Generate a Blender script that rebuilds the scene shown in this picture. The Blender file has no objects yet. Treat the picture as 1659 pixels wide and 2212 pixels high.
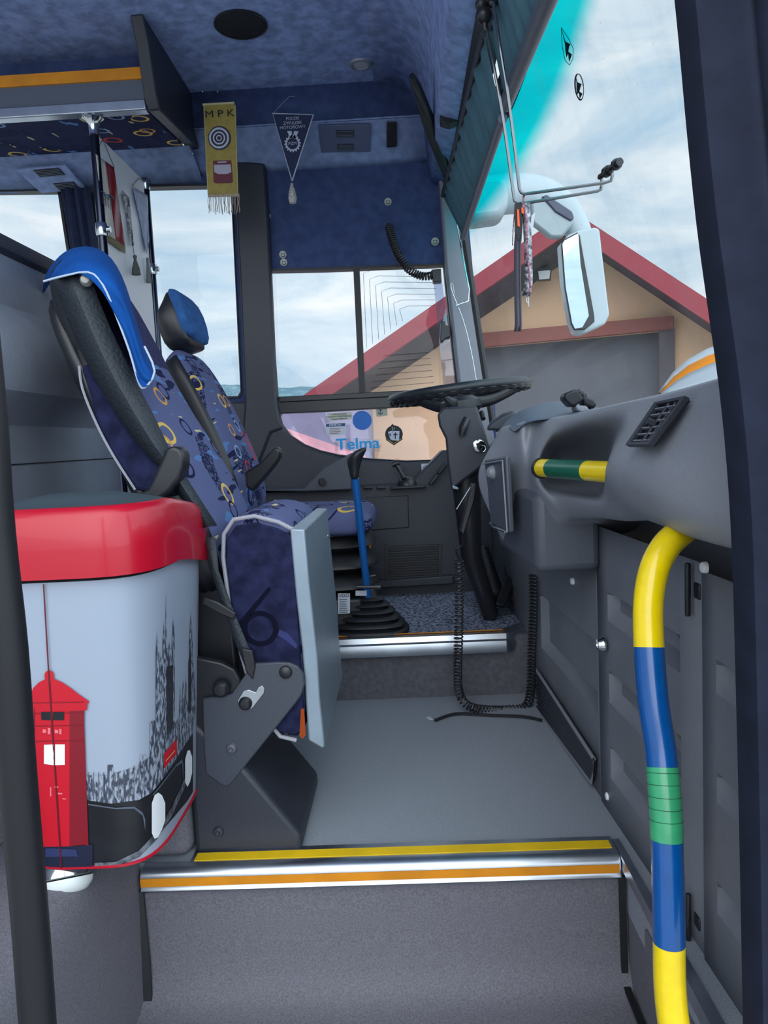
import bpy, bmesh, math, random
from mathutils import Vector, Matrix, geometry, noise
R = math.radians
random.seed(7)
S = bpy.context.scene
C = S.collection

# ------------------------------------------------------------------ camera
F = 1600.0                      # focal length in pixels of the 1659 x 2212 frame
EYE = Vector((0, 0, 0.85))      # above the gangway floor (z = 0)
ROLL = R(2.6)
yc = Vector((40.5, 156.0, -F)).normalized()
zc = Vector((-math.sin(ROLL), math.cos(ROLL), 0)); zc = (zc - yc * zc.dot(yc)).normalized()
xc = yc.cross(zc)
W2C = Matrix((xc, yc, zc)).transposed()     # world axes seen in camera space
C2W = W2C.transposed()
cam_d = bpy.data.cameras.new('camera')
cam = bpy.data.objects.new('camera', cam_d); C.objects.link(cam)
cam.matrix_world = Matrix.Translation(EYE) @ C2W.to_4x4()
cam_d.sensor_fit = 'VERTICAL'; cam_d.sensor_height = 36; cam_d.lens = 36 * F / 2212
cam_d.clip_start = 0.02; cam_d.clip_end = 500
S.camera = cam

def P(px, py, D):
    """point of the place seen at a photo pixel, D metres across the bus"""
    d = C2W @ Vector((px - 829.5, 1106 - py, -F))
    return EYE + d * (D / d.y)
def PX(px, py, X):
    d = C2W @ Vector((px - 829.5, 1106 - py, -F))
    return EYE + d * (X / d.x)
def PZ(px, py, z):
    d = C2W @ Vector((px - 829.5, 1106 - py, -F))
    return EYE + d * ((z - EYE.z) / d.z)

# ------------------------------------------------------------------ view, sky, sun
S.view_settings.view_transform = 'Standard'; S.view_settings.look = 'None'
S.view_settings.gamma = 1; S.view_settings.use_curve_mapping = False
S.view_settings.exposure = 0.0
def lin(c):
    return tuple(((v / 255) / 12.92 if v / 255 <= .04045 else ((v / 255 + .055) / 1.055) ** 2.4) for v in c) + (1,)
W = bpy.data.worlds.new('sky'); S.world = W; W.use_nodes = True
nt = W.node_tree; nt.nodes.clear()
def nn(t, kind, **kw):
    n = t.nodes.new(kind)
    for k, v in kw.items():
        if k in n.inputs.keys() if isinstance(k, str) else False: n.inputs[k].default_value = v
        else: setattr(n, k, v)
    return n
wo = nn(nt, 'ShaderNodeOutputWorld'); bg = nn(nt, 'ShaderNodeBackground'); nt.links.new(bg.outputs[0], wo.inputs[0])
tc = nn(nt, 'ShaderNodeTexCoord')
mp = nn(nt, 'ShaderNodeMapping'); mp.inputs['Scale'].default_value = (1.6, 1.6, 6.5); mp.inputs['Rotation'].default_value = (0.08, -0.1, 0)
nt.links.new(tc.outputs['Generated'], mp.inputs[0])
n1 = nn(nt, 'ShaderNodeTexNoise'); n1.inputs['Scale'].default_value = 2.1; n1.inputs['Detail'].default_value = 9; n1.inputs['Roughness'].default_value = .56; n1.inputs['Distortion'].default_value = .5
nt.links.new(mp.outputs[0], n1.inputs[0])
r1 = nn(nt, 'ShaderNodeValToRGB'); nt.links.new(n1.outputs[0], r1.inputs[0])
e = r1.color_ramp.elements
e[0].position = .34; e[0].color = lin((176, 206, 228)); e[1].position = .68; e[1].color = lin((250, 251, 253))
a = e.new(.46); a.color = lin((202, 221, 234)); a = e.new(.56); a.color = lin((224, 236, 243))
sx = nn(nt, 'ShaderNodeSeparateXYZ'); nt.links.new(tc.outputs['Generated'], sx.inputs[0])
# unseen sky ahead of the bus and outside the door brightened to light inside
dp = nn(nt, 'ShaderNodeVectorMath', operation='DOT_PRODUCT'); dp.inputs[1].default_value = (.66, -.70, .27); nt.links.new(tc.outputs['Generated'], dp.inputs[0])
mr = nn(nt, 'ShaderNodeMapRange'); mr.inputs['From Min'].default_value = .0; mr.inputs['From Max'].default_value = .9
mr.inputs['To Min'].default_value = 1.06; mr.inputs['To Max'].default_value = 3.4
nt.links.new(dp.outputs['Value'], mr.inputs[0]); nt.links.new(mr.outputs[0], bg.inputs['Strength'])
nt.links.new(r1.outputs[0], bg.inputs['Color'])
sd = bpy.data.lights.new('sun', 'SUN'); sd.energy = 1.1; sd.angle = R(60); sd.color = (1, .97, .93)
sun = bpy.data.objects.new('sun', sd); C.objects.link(sun)
sun.rotation_euler = Vector((-.15, -.80, .55)).to_track_quat('Z', 'Y').to_euler()

# ------------------------------------------------------------------ materials
def mat(name, col, rough=.6, metal=0, var=.0, vs=20, bump=0, bs=200, spec=.5, coat=0, col2=None):
    m = bpy.data.materials.new(name); m.use_nodes = True; t = m.node_tree
    b = t.nodes['Principled BSDF']; L = t.links.new
    b.inputs['Roughness'].default_value = rough; b.inputs['Metallic'].default_value = metal
    b.inputs['Specular IOR Level'].default_value = spec; b.inputs['Coat Weight'].default_value = coat
    c = lin(col); b.inputs['Base Color'].default_value = c
    co = nn(t, 'ShaderNodeTexCoord')
    if var:
        n = nn(t, 'ShaderNodeTexNoise'); n.inputs['Scale'].default_value = vs; n.inputs['Detail'].default_value = 6
        L(co.outputs['Object'], n.inputs[0])
        r = nn(t, 'ShaderNodeValToRGB'); L(n.outputs[0], r.inputs[0]); L(r.outputs[0], b.inputs['Base Color'])
        lo = lin(col2) if col2 else tuple(v * (1 - var) for v in c[:3]) + (1,)
        hi = c if col2 else tuple(min(1, v * (1 + var)) for v in c[:3]) + (1,)
        r.color_ramp.elements[0].position = .36; r.color_ramp.elements[0].color = lo
        r.color_ramp.elements[1].position = .64; r.color_ramp.elements[1].color = hi
    if bump:
        n = nn(t, 'ShaderNodeTexNoise'); n.inputs['Scale'].default_value = bs; n.inputs['Detail'].default_value = 2
        L(co.outputs['Object'], n.inputs[0])
        bp = nn(t, 'ShaderNodeBump'); bp.inputs['Strength'].default_value = bump; bp.inputs['Distance'].default_value = .002
        L(n.outputs[0], bp.inputs['Height']); L(bp.outputs[0], b.inputs['Normal'])
    return m
plastic = mat('dark_grey_plastic', (126, 129, 139), .42, bump=.35, bs=420)
plastic_d = mat('charcoal_plastic', (44, 47, 58), .45, bump=.3, bs=420)
midg = mat('mid_grey_moulding', (78, 82, 93), .45, bump=.3, bs=420)
black = mat('black_plastic', (30, 31, 37), .38)
rubber = mat('black_rubber', (22, 23, 28), .5, var=.2, vs=40)
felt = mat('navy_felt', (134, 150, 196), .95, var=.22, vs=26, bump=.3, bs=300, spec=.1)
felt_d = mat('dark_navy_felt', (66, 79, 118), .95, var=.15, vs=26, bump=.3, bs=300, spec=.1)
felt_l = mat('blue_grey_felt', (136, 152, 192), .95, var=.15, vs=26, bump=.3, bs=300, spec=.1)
panelm = mat('grey_moulded_panel', (112, 115, 124), .5, bump=.45, bs=380, var=.06, vs=8)
vinyl = mat('grey_vinyl_padding', (136, 142, 156), .6, bump=.5, bs=260, var=.06, vs=9)
floorm = mat('speckled_floor_vinyl', (140, 146, 156), .75, var=.14, vs=330, bump=.5, bs=500)
stepm = mat('grey_step_vinyl', (102, 100, 109), .8, var=.2, vs=300, bump=.5, bs=500)
alu = mat('brushed_aluminium', (188, 194, 204), .32, 1, var=.1, vs=12)
alu_p = mat('painted_aluminium_sheet', (138, 152, 166), .42, .4, var=.06, vs=10)
chrome = mat('chrome', (190, 192, 196), .12, 1)
yel = mat('yellow_strip', (232, 190, 10), .5, var=.08, vs=14)
ora = mat('orange_strip', (214, 134, 16), .5, var=.1, vs=14)
pyel = mat('yellow_lacquer', (246, 212, 0), .25, coat=.5, var=.04, vs=60)
pblu = mat('blue_lacquer', (0, 78, 150), .25, coat=.5, var=.05, vs=60)
pgrn = mat('green_tape', (56, 158, 110), .3, coat=.4, var=.06, vs=50)
pgrn_d = mat('dark_green_tape', (20, 96, 72), .3, coat=.4, var=.08, vs=50)
rodblue = mat('blue_rod_paint', (18, 88, 160), .35, coat=.3)
redp = mat('red_bin_plastic', (176, 4, 36), .32, coat=.2)
binw = mat('pale_blue_bin_plastic', (152, 162, 180), .4)
lidm = mat('slate_lid_plastic', (64, 76, 84), .5, bump=.2, bs=300)
cloth = mat('blue_cloth', (8, 70, 142), .85, var=.14, vs=18, spec=.2)
piping = mat('grey_piping', (150, 150, 160), .6)
web = mat('black_webbing', (38, 44, 52), .6, bump=1, bs=160)
white = mat('white_paint', (232, 234, 240), .5)
board = mat('white_board', (236, 240, 248), .35)
gold = mat('gold_fabric', (150, 132, 66), .75, var=.1, vs=60)
fringe = mat('beige_fringe', (168, 150, 134), .8, var=.2, vs=200)
navyf = mat('navy_pennant_fabric', (22, 32, 70), .7)
silverp = mat('silver_print', (176, 182, 204), .6)
blackp = mat('black_print', (16, 18, 26), .6)
maroon = mat('maroon_print', (96, 30, 48), .6)
skyb = mat('blue_sticker_print', (0, 92, 178), .5)
cyanp = mat('cyan_sticker_print', (0, 150, 220), .5)
paper = mat('sticker_paper', (190, 196, 208), .6)
greyprint = mat('grey_print', (80, 88, 104), .6)
mirrorh = mat('white_mirror_shell', (164, 178, 184), .35, coat=.3)
mirg = mat('mirror_glass', (158, 170, 178), .02, 1)
flag_r = mat('red_flag_satin', (140, 26, 34), .4)
flag_w = mat('cream_flag_satin', (214, 208, 200), .4)
curtm = mat('dark_blue_curtain', (26, 36, 66), .9, var=.2, vs=30)
lensm = mat('frosted_lamp_lens', (216, 222, 222), .25, coat=.4)
wallo = mat('peach_render', (226, 186, 150), .9, var=.06, vs=.6)
wallpink = mat('pale_peach_render', (236, 204, 182), .9, var=.05, vs=.5)
roofr = mat('red_roof_trim', (138, 44, 56), .6, var=.06, vs=2)
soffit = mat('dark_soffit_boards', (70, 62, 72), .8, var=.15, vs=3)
doorm = mat('grey_garage_door', (96, 98, 106), .6, var=.06, vs=2)
lintel = mat('brown_lintel', (140, 84, 76), .8, var=.06, vs=2)
groundm = mat('pale_bounce_ground', (186, 184, 180), .95, var=.15, vs=6)  # ground colour paled so it bounces light up to the ceiling
hillm = mat('hazy_trees', (126, 152, 148), 1, var=.3, vs=3, col2=(92, 122, 112), spec=0)
carpetm = mat('speckled_dark_carpet', (150, 158, 180), .95, var=.4, vs=95, col2=(46, 52, 68), spec=.1)
orangecl = mat('orange_cloth', (220, 132, 18), .85)
whitecl = mat('pale_grey_cloth', (172, 182, 190), .85)
teal_f = mat('teal_blind_fabric', (70, 108, 122), .8, var=.1, vs=20)
postr = mat('red_print', (190, 6, 34), .45)
postr_d = mat('deep_red_print', (126, 10, 30), .45)

def gothic_mat():
    m = bpy.data.materials.new('gothic_facade_print'); m.use_nodes = True; t = m.node_tree; L = t.links.new
    b = t.nodes['Principled BSDF']; b.inputs['Roughness'].default_value = .45
    co = nn(t, 'ShaderNodeTexCoord'); mp = nn(t, 'ShaderNodeMapping'); mp.inputs['Scale'].default_value = (1, 1, .3)
    L(co.outputs['Object'], mp.inputs[0])
    v = nn(t, 'ShaderNodeTexNoise'); v.inputs['Scale'].default_value = 230; v.inputs['Detail'].default_value = 3
    L(mp.outputs[0], v.inputs[0])
    r = nn(t, 'ShaderNodeValToRGB'); L(v.outputs[0], r.inputs[0]); L(r.outputs[0], b.inputs['Base Color'])
    r.color_ramp.elements[0].position = .45; r.color_ramp.elements[0].color = lin((58, 64, 80))
    r.color_ramp.elements[1].position = .58; r.color_ramp.elements[1].color = lin((150, 158, 174))
    return m
gothic = gothic_mat()
blackscene = mat('black_night_print', (24, 25, 32), .4, var=.3, vs=14)

def fabric_mat(name, base, scale=1.0, dark=1.0):
    """blue-grey coach moquette: rings, strokes and blots in yellow, red, pale and dark blue"""
    m = bpy.data.materials.new(name); m.use_nodes = True; t = m.node_tree; L = t.links.new
    b = t.nodes['Principled BSDF']; b.inputs['Roughness'].default_value = .9; b.inputs['Specular IOR Level'].default_value = .15
    co = nn(t, 'ShaderNodeTexCoord')
    sep = nn(t, 'ShaderNodeSeparateXYZ'); L(co.outputs['Object'], sep.inputs[0])
    sb = nn(t, 'ShaderNodeMath', operation='SUBTRACT'); L(sep.outputs[2], sb.inputs[0]); L(sep.outputs[0], sb.inputs[1])
    flat = nn(t, 'ShaderNodeCombineXYZ'); L(sep.outputs[1], flat.inputs[0]); L(sb.outputs[0], flat.inputs[1])
    cur = nn(t, 'ShaderNodeRGB'); cur.outputs[0].default_value = lin(base); cur = cur.outputs[0]
    def mixin(fac, col):
        nonlocal cur
        mx = nn(t, 'ShaderNodeMix', data_type='RGBA'); L(fac, mx.inputs[0]); L(cur, mx.inputs[6])
        if isinstance(col, tuple): mx.inputs[7].default_value = lin(col)
        else: L(col, mx.inputs[7])
        cur = mx.outputs[2]
    def band(sock, lo, hi):
        a = nn(t, 'ShaderNodeMath', operation='GREATER_THAN'); a.inputs[1].default_value = lo; L(sock, a.inputs[0])
        c = nn(t, 'ShaderNodeMath', operation='LESS_THAN'); c.inputs[1].default_value = hi; L(sock, c.inputs[0])
        d = nn(t, 'ShaderNodeMath', operation='MULTIPLY'); L(a.outputs[0], d.inputs[0]); L(c.outputs[0], d.inputs[1]); return d.outputs[0]
    def mul(a, c):
        d = nn(t, 'ShaderNodeMath', operation='MULTIPLY'); L(a, d.inputs[0]); L(c, d.inputs[1]); return d.outputs[0]
    # dark blots
    n = nn(t, 'ShaderNodeTexNoise'); n.inputs['Scale'].default_value = 7 * scale; n.inputs['Detail'].default_value = 1; L(co.outputs['Object'], n.inputs[0])
    n2 = nn(t, 'ShaderNodeTexNoise'); n2.inputs['Scale'].default_value = 150; n2.inputs['Detail'].default_value = 1; L(co.outputs['Object'], n2.inputs[0])
    mixin(mul(band(n.outputs[0], .58, 2), band(n2.outputs[0], .48, 2)), (26, 30, 62))
    # strokes: stretched noise, two directions
    for rot, sc, lo, col in (((.6, .9, .3), 7, .68, (88, 122, 172)), ((-.5, .5, 1.2), 8, .69, (30, 34, 70)), ((.2, -.9, .6), 10, .74, (206, 190, 140))):
        mp = nn(t, 'ShaderNodeMapping'); mp.inputs['Rotation'].default_value = (0, 0, rot[0] * 1.6); mp.inputs['Scale'].default_value = (sc * scale, sc * 4 * scale, 1)
        L(flat.outputs[0], mp.inputs[0])
        n = nn(t, 'ShaderNodeTexNoise'); n.inputs['Scale'].default_value = 1; n.inputs['Detail'].default_value = 1; L(mp.outputs[0], n.inputs[0])
        mixin(band(n.outputs[0], lo - .03, 2), col)
    # rings
    for off, sc, pal in ((0, 8.0, [(218, 180, 96), (44, 48, 92), (200, 60, 50), (30, 34, 66)]), (5.3, 9.5, [(30, 34, 72), (130, 160, 200), (206, 150, 80), (26, 30, 60)])):
        mp = nn(t, 'ShaderNodeMapping'); mp.inputs['Location'].default_value = (off, off, 0); L(flat.outputs[0], mp.inputs[0])
        v = nn(t, 'ShaderNodeTexVoronoi'); v.voronoi_dimensions = '2D'; v.inputs['Scale'].default_value = sc * scale; L(mp.outputs[0], v.inputs[0])
        r = nn(t, 'ShaderNodeValToRGB'); r.color_ramp.interpolation = 'CONSTANT'
        s = nn(t, 'ShaderNodeSeparateColor'); L(v.outputs['Color'], s.inputs[0]); L(s.outputs[0], r.inputs[0])
        e = r.color_ramp.elements; e[0].color = lin(pal[0]); e[1].position = .3; e[1].color = lin(pal[1])
        for q, p in ((2, .55), (3, .75)): a = e.new(p); a.color = lin(pal[q])
        gate = band(s.outputs[1], .35, 2)
        mixin(mul(band(v.outputs['Distance'], .15, .215), gate), r.outputs[0])
    L(cur, b.inputs['Base Color'])
    return m
moq = fabric_mat('patterned_moquette', (90, 96, 134), .72)
moq_d = fabric_mat('dark_patterned_moquette', (34, 36, 66))
moq_d2 = mat('plain_navy_moquette', (34, 37, 66), .9, var=.35, vs=30, spec=.1)

def glass_mat(name, tint=(1, 1, 1), gloss=.06, dirt_haze=.0, band=None):
    m = bpy.data.materials.new(name); m.use_nodes = True; t = m.node_tree; t.nodes.clear(); L = t.links.new
    o = nn(t, 'ShaderNodeOutputMaterial'); tr = nn(t, 'ShaderNodeBsdfTransparent'); gl = nn(t, 'ShaderNodeBsdfGlossy')
    gl.inputs['Roughness'].default_value = .02; tr.inputs[0].default_value = tint + (1,)
    mx = nn(t, 'ShaderNodeMixShader'); mx.inputs[0].default_value = gloss
    L(tr.outputs[0], mx.inputs[1]); L(gl.outputs[0], mx.inputs[2]); last = mx.outputs[0]
    co = nn(t, 'ShaderNodeTexCoord')
    if band:
        s = nn(t, 'ShaderNodeSeparateXYZ'); L(co.outputs['Object'], s.inputs[0])
        r = nn(t, 'ShaderNodeMapRange'); r.interpolation_type = 'SMOOTHSTEP'
        r.inputs['From Min'].default_value = band[0]; r.inputs['From Max'].default_value = band[1]; L(s.outputs['Z'], r.inputs[0])
        c = nn(t, 'ShaderNodeMix', data_type='RGBA'); L(r.outputs[0], c.inputs[0]); c.inputs[6].default_value = tint + (1,); c.inputs[7].default_value = (.0, .72, .74, 1)
        L(c.outputs[2], tr.inputs[0])
    if dirt_haze:
        df = nn(t, 'ShaderNodeBsdfDiffuse'); df.inputs[0].default_value = (.75, .76, .8, 1)
        mp = nn(t, 'ShaderNodeMapping'); mp.inputs['Scale'].default_value = (1, 1, .35); L(co.outputs['Object'], mp.inputs[0])
        n = nn(t, 'ShaderNodeTexNoise'); n.inputs['Scale'].default_value = 9; n.inputs['Detail'].default_value = 8; L(mp.outputs[0], n.inputs[0])
        r = nn(t, 'ShaderNodeMapRange'); r.inputs['From Min'].default_value = .5; r.inputs['From Max'].default_value = .8; r.inputs['To Min'].default_value = dirt_haze * .35; r.inputs['To Max'].default_value = dirt_haze * 1.5; L(n.outputs[0], r.inputs[0])
        v = nn(t, 'ShaderNodeTexVoronoi'); v.inputs['Scale'].default_value = 38; v.inputs['Randomness'].default_value = 1; L(mp.outputs[0], v.inputs[0])
        l = nn(t, 'ShaderNodeMath', operation='LESS_THAN'); l.inputs[1].default_value = .055; L(v.outputs['Distance'], l.inputs[0])
        ad = nn(t, 'ShaderNodeMath', operation='MAXIMUM'); k = nn(t, 'ShaderNodeMath', operation='MULTIPLY'); k.inputs[1].default_value = dirt_haze * 4; L(l.outputs[0], k.inputs[0])
        L(r.outputs[0], ad.inputs[0]); L(k.outputs[0], ad.inputs[1])
        m2 = nn(t, 'ShaderNodeMixShader'); L(ad.outputs[0], m2.inputs[0]); L(last, m2.inputs[1]); L(df.outputs[0], m2.inputs[2]); last = m2.outputs[0]
    L(last, o.inputs[0]); return m
glass = glass_mat('window_glass', (.96, .98, 1), .012, .02)
glass_dirty = glass_mat('dusty_window_glass', (.93, .95, .97), .05, .08)
wsglass = glass_mat('windscreen_glass', (.95, .98, 1), .03, .12, band=(1.635, 1.715))  # dirt film made heavier to paint haze over the view too
clearfilm = glass_mat('clear_film', (.78, .8, .9), .06, .1)

# ------------------------------------------------------------------ mesh helpers
def ribbon_frames(pts):
    T = []
    for i in range(len(pts)):
        a = pts[max(0, i - 1)]; b = pts[min(len(pts) - 1, i + 1)]; T.append((b - a).normalized())
    up = Vector((0, 0, 1)) if abs(T[0].z) < .9 else Vector((1, 0, 0))
    N = [(up - T[0] * up.dot(T[0])).normalized()]
    for i in range(1, len(T)):
        n = N[-1] - T[i] * N[-1].dot(T[i]); N.append(n.normalized())
    return T, N
def smooth_path(pts, k=6, cyc=False):
    pts = [Vector(p) for p in pts]; out = []; n = len(pts)
    for i in range(n if cyc else n - 1):
        g = (lambda j: pts[j % n]) if cyc else (lambda j: pts[min(max(j, 0), n - 1)])
        a, b, c, d = g(i - 1), g(i), g(i + 1), g(i + 2)
        for s in range(k):
            u = s / k
            out.append(.5 * ((2 * b) + (c - a) * u + (2 * a - 5 * b + 4 * c - d) * u * u + (3 * b - a - 3 * c + d) * u ** 3))
    if not cyc: out.append(pts[-1])
    return out
class M:
    def __init__(s): s.v = []; s.f = []; s.mi = []; s.cur = 0
    def add(s, vs, fs):
        o = len(s.v); s.v += [Vector(v) for v in vs]; s.f += [[o + i for i in f] for f in fs]; s.mi += [s.cur] * len(fs); return s
    def prism(s, pts, vec):
        pts = [Vector(p) for p in pts]; vec = Vector(vec); n = len(pts)
        return s.add(pts + [p + vec for p in pts], [list(range(n))[::-1], list(range(n, 2 * n))] + [[i, (i + 1) % n, n + (i + 1) % n, n + i] for i in range(n)])
    def box(s, x0, x1, y0, y1, z0, z1):
        return s.prism([(x0, y0, z0), (x1, y0, z0), (x1, y0, z1), (x0, y0, z1)], (0, y1 - y0, 0))
    def hexa(s, near, far):
        return s.add(list(near) + list(far), [[3, 2, 1, 0], [4, 5, 6, 7]] + [[i, (i + 1) % 4, 4 + (i + 1) % 4, 4 + i] for i in range(4)])
    def tube(s, pts, r, n=10, cyc=False, flat=1.0, caps=True):
        pts = [Vector(p) for p in pts]; T, N = ribbon_frames(pts); k = len(pts); vs = []
        for i, p in enumerate(pts):
            rr = r[i] if isinstance(r, (list, tuple)) else r; B = T[i].cross(N[i])
            for j in range(n):
                a = 2 * math.pi * j / n; vs.append(p + N[i] * math.cos(a) * rr + B * math.sin(a) * rr * flat)
        fs = [[i * n + j, i * n + (j + 1) % n, ((i + 1) % k) * n + (j + 1) % n, ((i + 1) % k) * n + j] for i in range(k if cyc else k - 1) for j in range(n)]
        if caps and not cyc: fs += [list(range(n))[::-1], [(k - 1) * n + j for j in range(n)]]
        return s.add(vs, fs)
    def loft(s, rings, caps=True):
        n = len(rings[0]); k = len(rings); vs = [v for r in rings for v in r]
        fs = [[i * n + j, i * n + (j + 1) % n, (i + 1) * n + (j + 1) % n, (i + 1) * n + j] for i in range(k - 1) for j in range(n)]
        if caps: fs += [list(range(n))[::-1], [(k - 1) * n + j for j in range(n)]]
        return s.add(vs, fs)
    def lathe(s, prof, o, ax=(0, 0, 1), n=24):
        ax = Vector(ax).normalized(); u = ax.orthogonal().normalized(); w = ax.cross(u); o = Vector(o)
        return s.loft([[o + ax * h + (u * math.cos(2 * math.pi * j / n) + w * math.sin(2 * math.pi * j / n)) * max(r, 1e-4) for j in range(n)] for r, h in prof])
    def grid(s, rows):
        n = len(rows[0]); vs = [v for r in rows for v in r]
        return s.add(vs, [[i * n + j, i * n + j + 1, (i + 1) * n + j + 1, (i + 1) * n + j] for i in range(len(rows) - 1) for j in range(n - 1)])
    def holed(s, outer, holes, vec):
        loops = [[Vector(p) for p in l] for l in [outer] + holes]; vec = Vector(vec)
        flat = [p for l in loops for p in l]; n = len(flat)
        tris = geometry.tessellate_polygon(loops)
        fs = [list(t)[::-1] for t in tris] + [[i + n for i in t] for t in tris]; o = 0
        for l in loops:
            m = len(l); fs += [[o + i, o + (i + 1) % m, n + o + (i + 1) % m, n + o + i] for i in range(m)]; o += m
        return s.add(flat + [p + vec for p in flat], fs)
    def build(s, name, m, parent=None, smooth=True, bevel=0, sub=0, solid=0, ang=38, bseg=2):
        me = bpy.data.meshes.new(name); me.from_pydata([tuple(v) for v in s.v], [], s.f)
        ms = m if isinstance(m, (list, tuple)) else [m]
        for x in ms: me.materials.append(x)
        for p, i in zip(me.polygons, s.mi): p.material_index = i
        bm = bmesh.new(); bm.from_mesh(me)
        bmesh.ops.remove_doubles(bm, verts=bm.verts, dist=1e-5)
        bmesh.ops.recalc_face_normals(bm, faces=bm.faces)
        for f in bm.faces: f.smooth = smooth
        if smooth and not sub:
            for ed in bm.edges:
                if len(ed.link_faces) == 2 and ed.calc_face_angle(0) > R(ang): ed.smooth = False
        bm.to_mesh(me); bm.free()
        o = bpy.data.objects.new(name, me); C.objects.link(o)
        if parent:
            o.parent = parent
            if parent.parent is None: o.matrix_parent_inverse = Matrix.Translation(-parent.location)
        if solid:
            q = o.modifiers.new('s', 'SOLIDIFY'); q.thickness = solid; q.offset = 0
        if bevel:
            q = o.modifiers.new('b', 'BEVEL'); q.width = bevel; q.segments = bseg; q.limit_method = 'ANGLE'; q.angle_limit = R(30)
        if sub:
            q = o.modifiers.new('u', 'SUBSURF'); q.levels = sub; q.render_levels = sub
        return o
def thing(name, loc, label, cat, group=None):
    o = bpy.data.objects.new(name, None); C.objects.link(o); o.location = Vector(loc); o.empty_display_size = .05
    o['label'] = label; o['category'] = cat
    if group: o['group'] = group
    return o
def tag(o, label, cat, group=None):
    o['label'] = label; o['category'] = cat
    if group: o['group'] = group
    return o
def struct(o, label=None): o['kind'] = 'structure'; return o
def pl(pts, D): return [P(x, y, D) for x, y in pts]
def text(body, px, py, D, hpx, m, parent, name='lettering', xs=1.0, align='CENTER', bold=0, xd=None, yd=None, o=None, size=None):
    cu = bpy.data.curves.new(name, 'FONT'); cu.body = body; cu.align_x = align; cu.align_y = 'CENTER'; cu.size = 1; cu.extrude = .004; cu.offset = bold
    tmp = bpy.data.objects.new('t', cu); C.objects.link(tmp)
    dg = bpy.context.evaluated_depsgraph_get(); dg.update()
    me = bpy.data.meshes.new_from_object(tmp.evaluated_get(dg)); bpy.data.objects.remove(tmp)
    sz = size if size else hpx * D / F * 1.42
    xd = Vector(xd) if xd else Vector((1, 0, 0)); yd = Vector(yd) if yd else Vector((0, 0, 1)); zd = xd.cross(yd)
    org = o if o is not None else P(px, py, D)
    for v in me.vertices: v.co = org + xd * v.co.x * sz * xs + yd * v.co.y * sz + zd * v.co.z * .05
    me.materials.clear(); me.materials.append(m)
    ob = bpy.data.objects.new(name, me); C.objects.link(ob); ob.parent = parent
    if parent.parent is None: ob.matrix_parent_inverse = Matrix.Translation(-parent.location)
    return ob
def circ(px, py, r, D, n=24, sy=1.0):
    c = P(px, py, D); r = r * D / F
    return [c + Vector((math.cos(2 * math.pi * i / n) * r, 0, math.sin(2 * math.pi * i / n) * r * sy)) for i in range(n)]
def tri_sections(path, wid, thick, up):
    return None
# ================================================================== THE SETTING
WY = 3.2          # inner face of the far (driver side) wall
CZ = 2.25         # ceiling height
PLZ = .20         # driver's platform height
NOS = 1.43        # front edge of the gangway floor
# ---- floor: gangway, platform, stairwell
fl = M().prism([(-3.2, NOS + .02, 0), (.41, NOS + .02, 0), (.41, .80, 0), (.60, .80, 0), (.60, 2.40, 0), (-3.2, 2.40, 0)], (0, 0, -.12))
floor = struct(fl.build('floor', floorm))
M().box(-3.2, .56, 2.38, WY + .05, -.12, PLZ).build('platform_riser', mat('dark_riser_vinyl', (84, 84, 92), .8, var=.15, vs=60), floor)
M().prism([(-1.0, 2.39, PLZ), (.30, 2.39, PLZ), (.46, 2.56, PLZ), (.50, WY, PLZ), (-1.0, WY, PLZ)], (0, 0, .008)).build('platform_carpet', carpetm, floor)
# platform edge strip (aluminium) with its short slanted end
a0, a1, a2 = Vector((-1.0, 2.365, 0)), Vector((.305, 2.365, 0)), Vector((.41, 2.47, 0))
ps = M()
for q0, q1 in ((a0, a1), (a1, a2)):
    d = (q1 - q0).normalized(); nrm = Vector((d.y, -d.x, 0))
    sec = [(0, -.05), (.012, -.05), (.016, -.03), (.012, -.012), (.016, -.004), (.010, .012), (-.035, .014), (-.035, 0), (0, 0)]
    ps.loft([[q + nrm * u + Vector((0, 0, PLZ + w)) for u, w in sec] for q in (q0, q1)])
ps.build('step_nosing', alu, floor)
M().prism([(-1.0, 2.382, PLZ + .0155), (.30, 2.382, PLZ + .0155), (.30, 2.391, PLZ + .0155), (-1.0, 2.391, PLZ + .0155)], (0, 0, .001)).build('nosing_stripe', ora, floor)
# lower riser and tread, one moulded sheet with a soft cove
rows = []
for y, z in ((NOS, 0), (NOS - .005, -.05), (NOS - .008, -.20), (NOS - .02, -.25), (NOS - .05, -.275), (NOS - .1, -.282), (1.05, -.285), (.86, -.285), (.83, -.295), (.83, -.46), (.60, -.47)):
    rows.append([Vector((x, y, z)) for x in (-.60, -.2, .1, .42)])
M().grid(rows).build('entry_riser', stepm, floor, sub=1)
# double aluminium nosing at the gangway edge
ns = M(); x0, x1 = -.572, .395
ns.box(-.478, x1, 1.4380, 1.4880, -.01, .005)
ns.loft([[(x, y, z) for y, z in ((1.4430, .005), (1.4250, .006), (1.4150, .0), (1.4100, -.008), (1.4120, -.030), (1.4070, -.036), (1.4120, -.042), (1.4330, -.042), (1.4330, -.01), (1.4430, -.01))] for x in (x0, x1)])
ns.build('step_nosing', alu, floor, ang=50)
M().prism([(-.470, 1.4430, .0052), (x1 - .008, 1.4430, .0052), (x1 - .008, 1.4710, .0052), (-.470, 1.4710, .0052)], (0, 0, .0012)).build('nosing_stripe', yel, floor)
M().prism([(x0, 1.4095, -.010), (x1 - .003, 1.4095, -.010), (x1 - .003, 1.4105, -.028), (x0, 1.4105, -.028)], (0, -.0015, 0)).build('nosing_stripe', ora, floor)
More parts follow.
